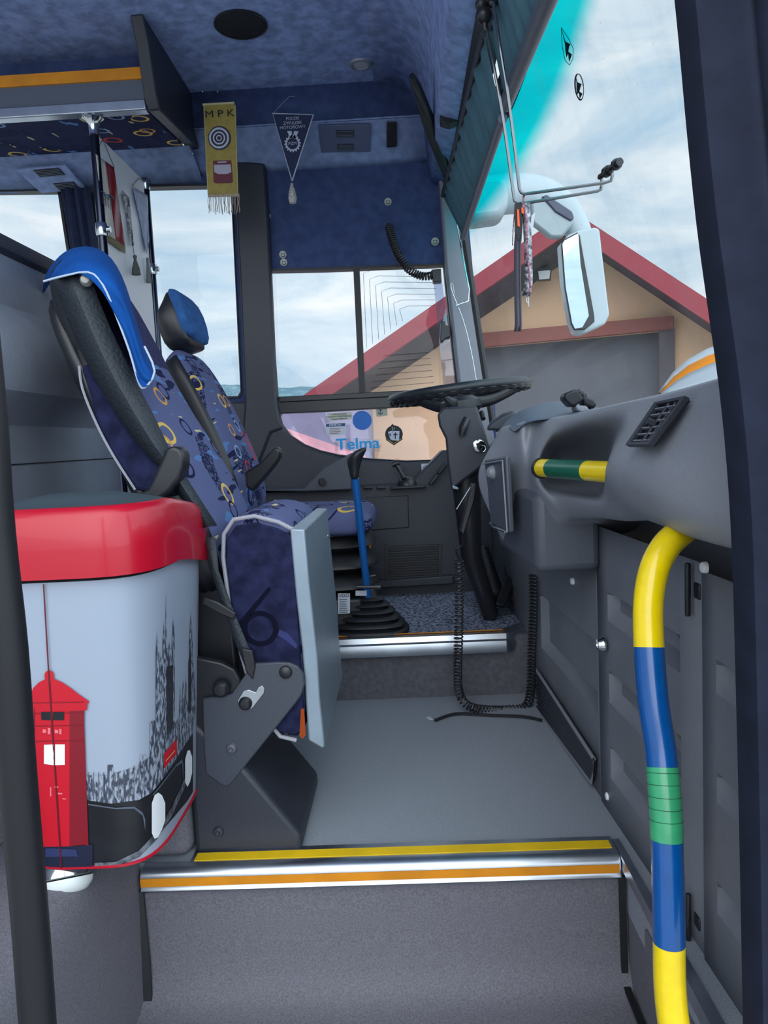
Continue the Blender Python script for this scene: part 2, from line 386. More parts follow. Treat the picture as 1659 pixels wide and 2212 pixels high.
# dark sealing seams either side of the riser
sm = M()
sm.prism([(-.582, 1.4200, -.04), (-.570, 1.4200, -.04), (-.566, 1.4150, -.2), (-.562, 1.3980, -.262), (-.58, 1.3980, -.262)], (0, -.006, 0))
sm.prism([(.392, 1.4200, -.04), (.405, 1.4200, -.04), (.405, 1.4130, -.24), (.392, 1.4130, -.24)], (0, -.006, 0))
sm.prism([(.392, 1.3980, -.266), (.405, 1.3980, -.266), (.41, 1.0, -.284), (.398, 1.0, -.284)], (0, 0, .006))
sm.build('seam_strip', rubber, floor)
# stairwell side under the front wall: vertical face with the aluminium angle on top
M().box(.41, .60, .80, NOS, -.46, -.121).build('stairwell_side', stepm, floor)
M().prism([(.398, .8, .006), (.422, .8, .006), (.410, 1.475, .006), (.396, 1.475, .006)], (0, 0, -.006)).box(.397, .409, .80, NOS - .02, -.022, .0).build('corner_trim', alu, floor)
M().box(.405, .411, 1.12, 1.30, -.19, -.07).build('access_plate', stepm, floor, bevel=.002)
M().box(.405, .411, .86, 1.11, -.20, -.07).build('access_plate', stepm, floor, bevel=.002)
# near wall block beside the stairs, carrying the bin
rows = []
for y in (.55, .8, 1.1, 1.40, NOS + .003):
    xb = -.60 + (y - .8) * .035
    rows.append([Vector((xb, y, -.5)), Vector((xb, y, -.2)), Vector((xb, y, .04)), Vector((xb - .01, y, .09)), Vector((xb - .05, y, .122)), Vector((xb - .4, y, .127)), Vector((xb - .4, y, -.5))])
wn = struct(M().grid(rows).build('wall_near', stepm, sub=1))
M().box(-1.0, -.482, NOS + .03, 2.36, 0, .13).build('carpet_ledge', stepm, wn, bevel=.025, bseg=4)
# small dark scuff on it is wear of the vinyl
# partition behind the guide seat, with a soft horizontal bulge and capped rail
prof = [(-.905, -.0), (-.905, .60), (-.90, .80), (-.895, .93), (-.865, .965), (-.822, 1.0), (-.812, 1.05), (-.825, 1.11), (-.87, 1.16), (-.90, 1.19), (-.905, 1.30), (-.90, 1.315)]
pt = struct(M().grid([[Vector((x, y, z)) for x, z in prof] for y in (.9, 1.3, 1.7, 2.1, 2.28)]).build('wall_partition', vinyl, solid=.03))
M().loft([[Vector((x, y, z)) for x, z in ((-.93, 1.31), (-.93, 1.345), (-.915, 1.358), (-.885, 1.358), (-.87, 1.345), (-.872, 1.318), (-.885, 1.312))] for y in (.9, 2.29)]).build('cap_rail', plastic_d, pt, bevel=.003)
M().box(-.888, -.882, .9, 2.28, .835, .838).build('seam', rubber, pt)

# ---- far wall with its window openings
W1 = pl([(575, 583), (700, 579), (962, 570), (990, 838), (985, 846), (604, 866), (594, 860)], WY)
W2 = pl([(604, 893), (700, 888), (948, 874), (958, 880), (985, 992), (880, 996), (800, 992), (730, 984), (690, 974), (655, 960), (625, 940), (606, 915), (602, 900)], WY)
W3 = pl([(236, 403), (496, 397), (501, 402), (523, 850), (517, 860), (460, 863), (236, 868)], WY)
W4 = pl([(-560, 420), (132, 411), (152, 540), (175, 700), (-540, 740)], WY)
outer = [Vector((-3.2, WY, 0)), Vector((.40, WY, 0)), Vector((.40, WY, 1.0)), P(1050, 900, WY), P(1000, 345, WY), Vector((-.62, WY, 2.05)), Vector((-3.2, WY, 2.05))]
outer = [Vector((v.x, WY, v.z)) for v in outer]
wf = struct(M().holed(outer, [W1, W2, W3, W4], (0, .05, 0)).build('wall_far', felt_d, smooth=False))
# lighter upper strip, dark recess and ceiling edge above the driver's window
z0 = P(700, 345, 3.16).z; z1 = P(700, 264, 3.05).z
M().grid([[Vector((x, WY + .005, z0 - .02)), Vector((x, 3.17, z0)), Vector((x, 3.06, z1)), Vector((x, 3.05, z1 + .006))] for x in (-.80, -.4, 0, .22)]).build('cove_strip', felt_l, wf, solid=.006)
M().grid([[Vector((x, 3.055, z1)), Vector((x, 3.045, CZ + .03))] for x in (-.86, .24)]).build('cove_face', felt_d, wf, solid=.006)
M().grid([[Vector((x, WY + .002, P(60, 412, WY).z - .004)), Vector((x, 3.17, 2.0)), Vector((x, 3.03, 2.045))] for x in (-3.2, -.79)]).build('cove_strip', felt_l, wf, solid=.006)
# pillars and window surrounds in charcoal plastic
pil = M()
pil.prism(pl([(503, 345), (572, 352), (580, 470), (597, 860), (604, 905), (612, 925), (585, 935), (560, 1000), (520, 1000), (528, 866), (518, 620)], WY - .045), (0, .045, 0))
pil.build('window_pillar', plastic_d, wf, bevel=.01)
M().prism(pl([(130, 408), (232, 403), (232, 620), (150, 620), (152, 540)], WY - .04), (0, .04, 0)).build('window_pillar', plastic_d, wf, bevel=.01)
ap = M().prism(pl([(938, 340), (962, 392), (1003, 500), (1030, 700), (1062, 905), (1070, 960), (1000, 998), (990, 930), (992, 846), (962, 578), (950, 400)], WY - .06), (0, .09, 0))
ap.build('windscreen_pillar', plastic, wf, bevel=.012)
M().prism(pl([(596, 862), (985, 843), (985, 872), (950, 873), (700, 887), (602, 892)], WY - .012), (0, .01, 0)).build('window_band', black, wf)
# lower lining and the side console under the windows
lin_ = M().prism(pl([(520, 868), (600, 868), (606, 915), (625, 942), (655, 962), (690, 976), (730, 986), (800, 994), (880, 998), (1080, 992), (1080, 1060), (450, 1075), (455, 868)], WY - .03), (0, .03, 0))
lin_.build('sill_lining', plastic_d, wf, bevel=.008)
z = P(760, 1058, 3.0).z
cs = M().prism([Vector((-1.0, 3.05, .15)), Vector((.42, 3.05, .15)), Vector((.42, 3.05, z + .14)), Vector((.16, 3.05, z + .14)), Vector((.02, 3.05, z + .01)), Vector((-1.0, 3.05, z))], (0, .16, 0))
cs.build('side_console', plastic_d, wf, bevel=.008)
M().prism(pl([(545, 1060), (655, 1056), (700, 1010), (760, 978), (760, 1058), (660, 1062)], 2.99), (0, .2, 0)).build('console_hump', mat('mid_grey_plastic', (72, 75, 86), .45, bump=.3, bs=420), wf, bevel=.012)
bx_ = M().prism(pl([(790, 1075), (882, 1070), (884, 1140), (800, 1146)], 3.045), (0, .01, 0)); bx_.build('console_hatch', plastic_d, wf, bevel=.004)
gr = M()
for k in range(7): gr.prism(pl([(832, 1182 + k * 11), (946, 1176 + k * 11), (946, 1179 + k * 11), (832, 1185 + k * 11)], 3.03), (0, .012, 0))
for xx in (832, 948): gr.prism(pl([(xx, 1176), (xx + 5, 1176), (xx + 5, 1252), (xx, 1256)], 3.028), (0, .014, 0))
gr.build('heater_grille', black, wf)
M().prism(pl([(800, 1256), (980, 1244), (980, 1262), (800, 1272)], 3.0), (0, .1, 0)).build('console_foot', plastic_d, wf, bevel=.005)

# ---- windows
def window(n, loop, name_frame_w, g, mid=None):
    lo = [Vector(v) for v in loop]; c = sum(lo, Vector()) / len(lo)
    ins = [v + (c - v).normalized() * name_frame_w for v in lo]
    o = struct(M().holed([v - Vector((0, .012, 0)) for v in lo], [[v - Vector((0, .012, 0)) for v in ins]], (0, .05, 0)).build('window_%d' % n, rubber, smooth=False))
    M().prism([v + Vector((0, .02, 0)) for v in lo], (0, .004, 0)).build('pane', g, o, smooth=False)
    return o
w1 = window(1, W1, .012, glass)
w2 = window(2, W2, .005, glass_mat('lower_window_glass', (.97, .95, .97), .04, .05)); w3 = window(3, W3, .010, glass); w4 = window(4, W4, .012, glass)
M().prism(pl([(763, 578), (776, 578), (789, 858), (776, 858)], WY - .01), (0, .03, 0)).build('window_divider', rubber, w1)
M().prism(pl([(600, 857), (985, 838), (990, 850), (604, 869)], WY - .02), (0, .03, 0)).build('window_rail', black, w1, bevel=.003)
# heating wires printed in the sliding pane
hw = M()
def wire(pts, D, r=.0008): hw.tube(pl(pts, D), r, 4)
for k in range(7):
    i = k * 13
    wire([(945 - k * 1, 580 + i * .95 + (6 if k else 0)), (800 + i + 4, 583 + i), (785 + i, 590 + i), (792 + i, 752 - i * .75)], WY + .012)
for k in range(6):
    wire([(800 + (k * 6), 838 - k * 14), (938 - k * 2, 826 - k * 13)], WY + .012)
hw.build('heating_wire', mat('copper_wire', (66, 56, 60), .6), w1)
M().prism(pl([(935, 590), (952, 587), (985, 830), (958, 835)], WY - .02), (0, .002, 0)).build('wind_deflector', clearfilm, w1)
M().prism(pl([(952, 695), (962, 694), (962, 702), (972, 705), (973, 728), (963, 730), (956, 738), (951, 736)], WY - .05), (0, .04, 0)).build('window_latch', black, w1, bevel=.003)

# ---- ceiling with its front dome, header and door-side edge
ce = struct(M().box(-3.2, -.02, .95, 3.06, CZ, CZ + .03).build('ceiling', felt))
pr = [(-.05, CZ), (.02, CZ - .008), (.075, CZ - .035), (.115, CZ - .085), (.14, CZ - .16), (.155, CZ - .26), (.165, CZ - .34), (.185, 1.90), (.235, 1.885)]
M().grid([[Vector((x, y, z)) for x, z in pr] for y in (.78, 1.6, 2.4, 3.2)]).build('front_dome', felt, ce, solid=.004)
M().grid([[Vector((x, y, z)) for x, z in ((.20, 1.955), (.23, 1.885), (.262, 1.86), (.30, 1.868), (.31, 1.9))] for y in (.78, 2, 3.2)]).build('windscreen_header', black, ce, solid=.004)

# ---- windscreen: bowed forward in plan, leaning back
def WS(y, t):
    b = 1 - ((y - 1.98) / 1.19) ** 2
    xt = .262 + .09 * b; xb = .37 + .33 * b
    return Vector((xt + (xb - xt) * (1 - t), y, .88 + (1.875 - .88) * t))
rows = [[WS(.80 + 2.36 * i / 20, j / 10) for j in range(11)] for i in range(21)]
w5 = struct(M().grid(rows).build('window_5', wsglass))
g = M().tube([WS(3.15, t / 8) for t in range(9)], .016, 8); g.build('gasket', rubber, w5)
M().tube([WS(.80 + 2.36 * i / 20, 1) + Vector((0, 0, .005)) for i in range(21)], .014, 8, flat=1.6).build('gasket', rubber, w5)
M().grid([[WS(.80 + 2.36 * i / 20, t) - Vector((.006, 0, 0)) for t in (.925, .96, 1.0)] for i in range(21)]).build('black_border', black, w5, solid=.002)
# ---- front wall under the dash: three moulded panels
def FX(y): return .5165 - y * .055
def FWp(px, py):      # point on the front wall seen at a pixel
    d = C2W @ Vector((px - 829.5, 1106 - py, -F)); t = .5165 / (d.x + .055 * d.y); return EYE + d * t
def panel(m, y0, y1, z0, z1, grooves, x_off=0):
    """panel sheet standing along y with recessed horizontal fields"""
    ys = sorted(set([y0, y1] + [g for q in grooves for g in (q[0], q[0] + .016, q[1] - .016, q[1])]))
    zs = sorted(set([z0, z1] + [g for q in grooves for g in (q[2], q[2] + .022, q[3] - .008, q[3])]))
    def dep(y, z):
        for a, b, c, d in grooves:
            if a + .015 < y < b - .015 and c + .015 < z < d - .004: return .022
        return 0
    return m.grid([[Vector((FX(y) + dep(y, z) + x_off, y, z)) for z in zs] for y in ys])
yA, yB, yC = FWp(1300, 1500).y, FWp(1530, 1650).y, .80
wfr = M(); wfr.box(.52, .60, .80, 3.2, -.45, .9)
wfront = struct(wfr.build('wall_front', panelm))
def groove(pxa, pya, pyb, y0, y1):
    p = FWp(pxa, pya); q = FWp(pxa, pyb); return (y0, y1, q.z, p.z)
pa = M(); gA = []
panel(pa, yA, 3.2, 0.0, .62, [(FWp(1290, 1350).y, FWp(1170, 1350).y, FWp(1190, 1420).z, FWp(1190, 1300).z)])
pa.build('lining_panel', panelm, wfront, solid=.004)
gB = [(FWp(1478, 1500).y, FWp(1322, 1500).y, FWp(1325, b).z, FWp(1325, a_).z) for a_, b in ((1280, 1345), (1450, 1520), (1610, 1680))]
pb = panel(M(), yB + .006, yA, .0, .64, gB, -.004)
pb.build('access_door', panelm, wfront, solid=.004)
gC = [(.86, FWp(1562, 1600).y, FWp(1565, b).z, FWp(1565, a_).z) for a_, b in ((1425, 1500), (1668, 1735), (1905, 1975))]
pc = panel(M(), yC, yB - .004, .0, .63, gC, -.008)
pc.build('lining_panel', panelm, wfront, solid=.004)
# louvred grille low at the far end of it, screws, latch and hinges
gz = M()
pA_, pB_, pC_, pD_ = FWp(1166, 1445), FWp(1295, 1640), FWp(1290, 1690), FWp(1168, 1530)
for k in range(9):
    u = (k + .5) / 9; a_ = pA_.lerp(pD_, u); b_ = pB_.lerp(pC_, u); o_ = Vector((-.012, 0, 0))
    gz.tube([a_ + o_, b_ + o_], .0035, 6)
gz.build('louvre_slat', plastic_d, wfront)
M().prism([pA_ + Vector((-.006, 0, 0)), pB_ + Vector((-.006, 0, 0)), pC_ + Vector((-.006, 0, 0)), pD_ + Vector((-.006, 0, 0))], (-.003, 0, 0)).build('louvre_recess', black, wfront)
M().tube([p + Vector((-.012, 0, 0)) for p in (pA_, pB_, pC_, pD_)], .005, 6, cyc=True).build('louvre_frame', plastic, wfront)
for x, y in ((1268, 1132), (1541, 1225), (1241, 1255), (1318, 1720), (1557, 2123)):
    q = FWp(x, y); M().lathe([(.0, .004), (.007, .004), (.009, .001), (.009, -.004)][::-1], q + Vector((-.004 - (.010 if x > 1530 else .002), 0, 0)), (-1, 0, 0), 16).build('screw_cap', white, wfront)
q = FWp(1318, 1392)
M().lathe([(.016, 0), (.016, .006), (.013, .010), (.012, .016), (.007, .016), (.006, .012), (0, .012)], q + Vector((-.012, 0, 0)), (-1, 0, 0), 24).build('door_lock', chrome, wfront)
for za, zb in ((1215, 1330), (1930, 2030)):
    a_ = FWp(1508, za); b_ = FWp(1508, zb)
    M().tube([a_ + Vector((-.016, 0, 0)), b_ + Vector((-.016, 0, 0))], .005, 8).box(a_.x - .008, a_.x + .004, a_.y - .022, a_.y, b_.z + .03, a_.z - .03).build('hinge', black, wfront, bevel=.002)
# ---- door frame with its rubber seals (right) and the folding door's rubber edge (left)
path = [P(x, y, D) for x, y, D in ((1478, -60, .80), (1490, 60, .80), (1508, 260, .79), (1530, 470, .78), (1556, 660, .77), (1580, 830, .76), (1598, 1010, .75), (1609, 1200, .75), (1616, 1450, .75), (1624, 1800, .75), (1632, 2260, .75))]
path = smooth_path(path, 3)
sec = [(0, .03), (0, 0), (.004, -.01), (.035, -.014), (.042, -.02), (.050, -.022), (.056, -.016), (.060, -.012), (.066, -.024), (.074, -.028), (.080, -.02), (.084, -.014), (.095, -.018), (.10, -.024), (.16, -.03), (.20, -.03), (.20, .03)]
dr = M(); dr.loft([[p + Vector((u, w, 0)) for u, w in sec] for p in path])
d1 = struct(dr.build('door_1', mat('navy_black_door_rubber', (25, 30, 48), .85, var=.15, vs=30, spec=.25), ang=50))
path = [P(x, y, D) for x, y, D in ((-48, 700, .74), (-28, 900, .74), (-10, 1150, .74), (18, 1400, .74), (40, 1700, .74), (66, 2000, .74), (86, 2280, .74))]
d2 = struct(M().tube(smooth_path(path, 4), .019, 16).build('door_2', mat('black_door_seal', (20, 21, 27), .5, spec=.4)))
# white shell bracket edge seen behind it
# ================================================================== OBJECTS
# ---- overhead luggage rack (driver side) with its end board
lx = P(345, 250, 2.6).x; rk = thing('luggage_rack', (lx - 1, 2.7, 2.0), 'dark overhead luggage rack with aluminium and orange lip above the passenger windows', 'luggage rack')
M().prism([(lx, 2.50, CZ), (lx, 2.545, 2.18), (lx, 2.585, 2.04), (lx, 2.61, 2.0), (lx, 3.02, 2.05), (lx, 3.19, 2.07), (lx, 3.19, CZ)], (-.045, 0, 0)).build('end_board', plastic_d, rk, bevel=.006)
M().box(-3.2, lx - .045, 2.615, 2.645, 2.035, 2.145).build('front_lip', mat('grey_lip', (92, 98, 112), .5, .2), rk, bevel=.006)
M().box(-3.2, lx - .045, 2.608, 2.616, 2.105, 2.142).build('lip_stripe', ora, rk)
M().box(-3.2, lx - .045, 2.598, 2.64, 2.0, 2.035).build('lower_rail', alu, rk, bevel=.004)
M().prism([(-3.2, 2.62, 2.0), (-3.2, 3.03, 2.045), (-3.2, 3.03, 2.065), (-3.2, 2.62, 2.03)], (3.2 + lx - .045, 0, 0)).build('rack_underside', fabric_mat('rack_moquette', (38, 44, 78), .8), rk)
M().box(-3.2, lx - .045, 2.75, 2.77, 2.05, CZ).build('rack_back', felt_d, rk)
# service panels with small vents above the passenger window
def vent_panel(nm, quad, D0, D1, vents, lab, m=felt_l, out=.012):
    t = thing(nm, P(quad[0][0], quad[0][1], D0), lab, 'vent panel')
    q = [P(quad[0][0], quad[0][1], D0), P(quad[1][0], quad[1][1], D0), P(quad[2][0], quad[2][1], D1), P(quad[3][0], quad[3][1], D1)]
    nrm = (q[1] - q[0]).cross(q[3] - q[0]).normalized()
    if nrm.y > 0: nrm = -nrm
    M().prism([v + nrm * .002 for v in q], nrm * out).build('cover', m, t, bevel=.003)
    for u0, u1, v0, v1 in vents:
        bl = lambda u, v: (q[0] * (1 - u) + q[1] * u) * (1 - v) + (q[3] * (1 - u) + q[2] * u) * v
        M().prism([bl(u0, v0) + nrm * (out + .002), bl(u1, v0) + nrm * (out + .002), bl(u1, v1) + nrm * (out + .002), bl(u0, v1) + nrm * (out + .002)], nrm * .004).build('vent_frame', plastic_d, t, bevel=.001)
        s = M()
        for k in range(5):
            a = v0 + (v1 - v0) * (k + .5) / 5
            s.tube([bl(u0 + .01, a) + nrm * (out + .008), bl(u1 - .01, a) + nrm * (out + .008)], .0016, 5)
        s.build('vent_slats', greyprint, t)
    return t
vent_panel('vent_panel', [(687, 267), (800, 264), (800, 324), (694, 326)], 3.06, 3.15, [(.34, .68, .18, .42), (.34, .66, .68, .90)], 'blue grey panel with two small slotted vents above the driver window', mat('blue_grey_panel', (88, 96, 126), .6))
vent_panel('vent_panel', [(35, 362), (142, 352), (186, 404), (90, 412)], 3.04, 3.16, [(.33, .85, .04, .32), (.45, .9, .62, .9)], 'vent panel with two slots above the passenger window beside the curtain')
# ---- dark navy curtain
cm = M(); rows = []
for k in range(9):
    u = k / 8; z = P(150, 408 + u * 230, 3.12).z
    rows.append([Vector((P(136 + u * 16, 500, 3.1).x + j * .012 * (1), 3.11 + .012 * math.sin(j * 1.9 + u), z)) for j in range(11)])
tag(cm.grid(rows).build('curtain', curtm, solid=.003), 'dark blue curtain hanging beside the passenger window behind the chrome post', 'curtain')
# ---- white partition board between chrome posts, with pennants on it
bxp = -1.01; Y0, Y1 = 2.63, 3.14
bt = PX(205, 285, bxp).z
tag(M().box(bxp - .006, bxp, Y0 + .02, Y1 - .02, .55, bt).build('partition_board', board, bevel=.002), 'white partition board behind the driver seat with three pennants on it', 'board')
def post(y, ztop, label):
    t = thing('chrome_post', (bxp, y, .2), label, 'post')
    M().tube([(bxp, y, .2), (bxp, y, ztop)], .015, 16).build('pole', mat('dark_chrome', (60, 64, 76), .18, 1), t)
    for zz in (PX(214, 492, bxp).z if y < 2.9 else PX(330, 583, bxp).z,): M().lathe([(.0, -.022), (.019, -.022), (.021, -.014), (.021, .014), (.019, .022), (0, .022)], (bxp, y, zz), n=20).tube([(bxp, y, zz), (bxp + .03, y + .0, zz)], .011, 10).build('clamp', chrome, t)
    return t
t = post(Y0, 1.985, 'tall chrome post running up to the luggage rack')
M().lathe([(.0, .0), (.032, .0), (.036, .006), (.024, .016), (.018, .03), (.018, .06), (0, .06)][::-1], (bxp, Y0, 2.0), (0, 0, -1), 24).build('flange', chrome, t)
t = post(Y1, bt - .01, 'short dark chrome post at the far edge of the white board')
M().lathe([(0, -.03), (.017, -.03), (.022, -.01), (.022, .012), (.012, .024), (0, .026)], (bxp, Y1, bt + .0), n=20).build('post_cap', chrome, t)
def bp(px, py, o=.004): return PX(px, py, bxp + o)
def cord(m, pts, r=.0011): m.tube(pts, r, 5); return m
p1 = thing('pennant', bp(250, 340), 'red and cream banner with gold fringe, nearest the chrome post on the white board', 'pennant', )
q = [(207, 333), (246, 362), (270, 530), (228, 505)]
mid = lambda a, b, u=.5: (a[0] + (b[0] - a[0]) * u, a[1] + (b[1] - a[1]) * u)
def wav(quad, nm, m, par, o=.005, nx=8, ny=14, amp=.003):
    rows = []
    for j in range(ny + 1):
        v = j / ny; a = mid(quad[0], quad[3], v); b = mid(quad[1], quad[2], v)
        rows.append([bp(*mid(a, b, i / nx), o + .003 + amp * math.sin(v * 9 + i * .8)) for i in range(nx + 1)])
    return M().grid(rows).build(nm, m, par, solid=.0015)
h0, h1 = mid(q[0], q[1], .52), mid(q[3], q[2], .52)
wav([q[0], h0, h1, q[3]], 'cream_half', flag_w, p1); wav([h0, q[1], q[2], h1], 'red_half', flag_r, p1)
wav([(228, 505), (270, 530), (271, 548), (231, 520)], 'fringe', mat('gold_fringe', (132, 120, 86), .6, .2, var=.3, vs=200), p1, amp=.001)
cord(M(), [bp(206, 332), bp(222, 301), bp(247, 362)]).build('cord', blackp, p1)
wav([(218, 412), (244, 424), (246, 430), (222, 422)], 'blue_ribbon', mat('steel_blue_print', (70, 110, 140), .5), p1, o=.008)
text('FITF', 0, 0, 1, 1, greyprint, p1, xd=(0, 1, 0), yd=(0, 0, 1), o=bp(232, 438, .014), size=.05)
p2 = thing('pennant', bp(272, 440), 'narrow black and white lettered strip with a tassel, middle of the white board', 'pennant')
wav([(264, 411), (279, 428), (289, 530), (285, 532)], 'strip', mat('black_white_lettering', (210, 212, 220), .5, var=.5, vs=90, col2=(40, 42, 50)), p2)
cord(M(), [bp(287, 530), bp(290, 553)]).build('cord', blackp, p2)
M().lathe([(0, 0), (.008, -.005), (.005, -.02), (.014, -.05), (.017, -.075), (0, -.076)], bp(291, 550, .02), n=12).build('tassel', mat('grey_green_tassel', (84, 90, 86), .8), p2)
p3 = thing('pennant', bp(305, 420), 'pale blue printed pennant at the far end of the white board', 'pennant')
wav([(287, 404), (319, 422), (322, 520), (317, 548)], 'flag', mat('pale_pennant_fabric', (166, 176, 206), .6, var=.12, vs=30), p3)
cord(M(), [bp(286, 402), bp(299, 385), bp(318, 396)]).build('cord', blackp, p3)
M().lathe([(0, 0), (.006, -.004), (.005, -.02), (.011, -.10), (0, -.102)], bp(318, 556, .012), n=12).build('tassel', mat('grey_green_tassel_2', (120, 126, 128), .8), p3)

# ---- MPK banner
D = 2.86
b = thing('banner', P(478, 225, D), 'gold fabric banner lettered MPK with badge and red bus, fringed below', 'banner')
M().holed(pl([(440, 226), (503, 222), (509, 230), (514, 418), (449, 420)], D), [], (0, .004, 0)).build('cloth', gold, b)
M().tube(pl([(440, 227), (449, 420)], D), .0012, 5).tube(pl([(508, 226), (514, 418)], D), .0012, 5).tube(pl([(438, 226), (506, 222)], D), .004, 8).build('border_cord', mat('pale_gold_cord', (190, 180, 140), .6), b)
text('M P K', 474, 246, D - .003, 14, blackp, b, xs=1.25)
def ring(px, py, r0, r1, D, m, nm, par, n=32):
    a = circ(px, py, r1, D, n); c = circ(px, py, r0, D, n) if r0 else []
    return M().holed(a, [c] if c else [], (0, .0008, 0)).build(nm, m, par, smooth=False)
ring(474, 298, 0, 24, D - .002, mat('dark_badge_print', (44, 34, 50), .6), 'badge', b)
for r0, r1 in ((17, 21), (10, 13), (4, 6)): ring(473, 298, r0, r1, D - .004, silverp, 'badge_ring', b)
bu = M().prism(pl([(460, 347), (499, 346), (503, 392), (499, 395), (465, 396), (461, 392)], D - .002), (0, .001, 0)).build('bus_print', maroon, b, smooth=False)
M().prism(pl([(462, 356), (498, 355), (500, 372), (490, 376), (472, 376), (463, 372)], D - .004), (0, .001, 0)).prism(pl([(470, 349), (489, 348), (489, 351), (470, 352)], D - .004), (0, .001, 0)).build('bus_window_print', mat('mauve_print', (168, 160, 176), .6), b, smooth=False)
fr = M(); fr.cur = 0
for i in range(26):
    x = 450 + i * 2.7; y = 420 - i * .06
    fr.tube([P(x, y, D), P(x + random.uniform(-2, 2), y + 18, D + random.uniform(-.004, .004)), P(x + random.uniform(-3, 3) + 1.5, y + 38 + random.uniform(-3, 8), D)], .0011, 4)
fr.prism(pl([(449, 419), (515, 417), (516, 424), (450, 426)], D), (0, .003, 0)).build('fringe', fringe, b)
cord(M(), [P(441, 226, D), P(469, 199, 3.03), P(505, 224, D)], .0008).build('cord', blackp, b)
for x, y in ((438, 198), (470, 199)): tag(M().lathe([(0, .003), (.003, .002), (.003, 0), (0, 0)][::-1], P(x, y, 3.038), (0, -1, 0), 10).build('screw', white), 'tiny bright screw holding the banner cord' if x > 450 else 'tiny bright screw on the dark recess, away from the banner cord', 'screw')
# ---- navy pennant
D = 2.92
b = thing('pennant', P(632, 250, D), 'navy triangular pennant reading POLSKI ZWIAZEK MOTOROWY with silver border and tassel', 'pennant')
M().prism(pl([(589, 244), (677, 248), (631, 391)], D), (0, .003, 0)).build('flag', navyf, b, smooth=False)
M().tube(pl([(589, 245), (677, 248), (631, 391)], D - .002), .0026, 6, cyc=True).build('border', silverp, b)
for s, y, h in (('POLSKI', 256, 6.2), ('ZWIĄZEK', 265.5, 6.2), ('MOTOROWY', 275, 6.2)): text(s, 632, y, D - .003, h, silverp, b, xs=1.0)
gearp = []
for i in range(64):
    a = 2 * math.pi * i / 64; rr = (17.5 if (i % 4) < 2 else 14.5) * D / F; gearp.append(P(632, 310, D - .003) + Vector((math.cos(a) * rr, 0, math.sin(a) * rr)))
M().holed(gearp, [circ(632, 310, 11.5, D - .003, 24)], (0, .001, 0)).build('gear_emblem', silverp, b, smooth=False)
text('PZM', 632, 310, D - .004, 6.5, silverp, b)
M().prism(pl([(620, 283), (630, 283), (632, 297), (627, 300)], D - .003), (0, .001, 0)).prism(pl([(635, 283), (645, 284), (638, 300), (633, 297)], D - .003), (0, .001, 0)).build('ribbon_emblem', silverp, b, smooth=False)
cord(M(), [P(590, 244, D), P(625, 208, 3.03), P(636, 208, 3.03)], .0009).build('cord', silverp, b)
M().lathe([(0, .022), (.005, .02), (.006, .012), (.013, -.01), (.017, -.035), (.013, -.052), (0, -.056)], P(631, 408, D), n=14).build('tassel', mat('silver_tassel', (176, 172, 170), .6, .2, var=.3, vs=120), b)
# ---- speaker, ceiling lamp, dark fixture
c = PZ(520, 52, CZ)
t = thing('ceiling_speaker', c, 'round black speaker grille set in the ceiling', 'speaker')
M().lathe([(.0, .006), (.072, .006), (.084, .003), (.088, -.001)][::-1], c, (0, 0, -1), 40).build('grille', mat('black_speaker_mesh', (14, 16, 26), .7, bump=1, bs=500), t)
M().tube([c + Vector((.085 * math.cos(k * .2618), .085 * math.sin(k * .2618), -.003)) for k in range(24)], .004, 6, cyc=True).build('rim', black, t)
c = PZ(779, 138, CZ)
t = thing('ceiling_lamp', c, 'small round silver rimmed spotlight in the ceiling', 'ceiling lamp')
M().lathe([(.026, .004), (.030, .008), (.040, .006), (.044, 0)][::-1], c, (0, 0, -1), 32).build('rim', mat('grey_lamp_rim', (150, 152, 164), .4, .4), t)
M().lathe([(0, .004), (.02, .005), (.027, .004), (.027, 0)][::-1], c, (0, 0, -1), 32).build('lens', mat('lamp_glass', (176, 180, 190), .2), t)
a_ = P(846, 262, 3.06); tag(M().prism([P(835, 263, 3.06), P(857, 263, 3.06), P(857, 317, 3.13), P(835, 319, 3.13)], (0, -.012, -.004)).build('air_outlet', black, bevel=.004), 'small black upright slot beside the vent panel above the driver window', 'fixture')
# ---- smiley buttons on the dark panel
def smiley(x, y, r, lab):
    D = WY - .004
    t = thing('smiley_button', P(x, y, D), lab, 'button')
    M().lathe([(0, .006), (r * D / F * .85, .006), (r * D / F, .003), (r * D / F, 0)][::-1], P(x, y, D), (0, -1, 0), 24).build('disc', mat('pale_button', (168, 172, 160), .4), t) if False else M().lathe([(0, .006), (r * D / F * .85, .006), (r * D / F, .003), (r * D / F, 0)][::-1], P(x, y, D), (0, -1, 0), 24).build('disc', BTN, t)
    f = M(); D2 = D - .008
    for s in (-1, 1): f.prism(circ(x + s * r * .32, y - r * .25, r * .16, D2, 10), (0, .001, 0))
    f.tube([P(x + r * .5 * math.cos(a), y + r * .1 + r * .45 * math.sin(a), D2) for a in [math.pi * k / 8 for k in range(9)]], .0013, 5)
    f.build('face', blackp, t)
BTN = mat('pale_button', (178, 182, 176), .4)
for x, y, r, lab in ((577, 467, 8, 'pale smiley button nearest the dark pillar, beneath the gold banner'), (838, 436, 8, 'pale smiley button just above the end of the coiled cable'), (940, 522, 8.5, 'pale smiley button next to the windscreen pillar'), (611, 550, 8, 'upper of two smiley buttons above the driver window corner'), (613, 567, 8, 'lower of two smiley buttons, just over the driver window corner')):
    smiley(x, y, r, lab)
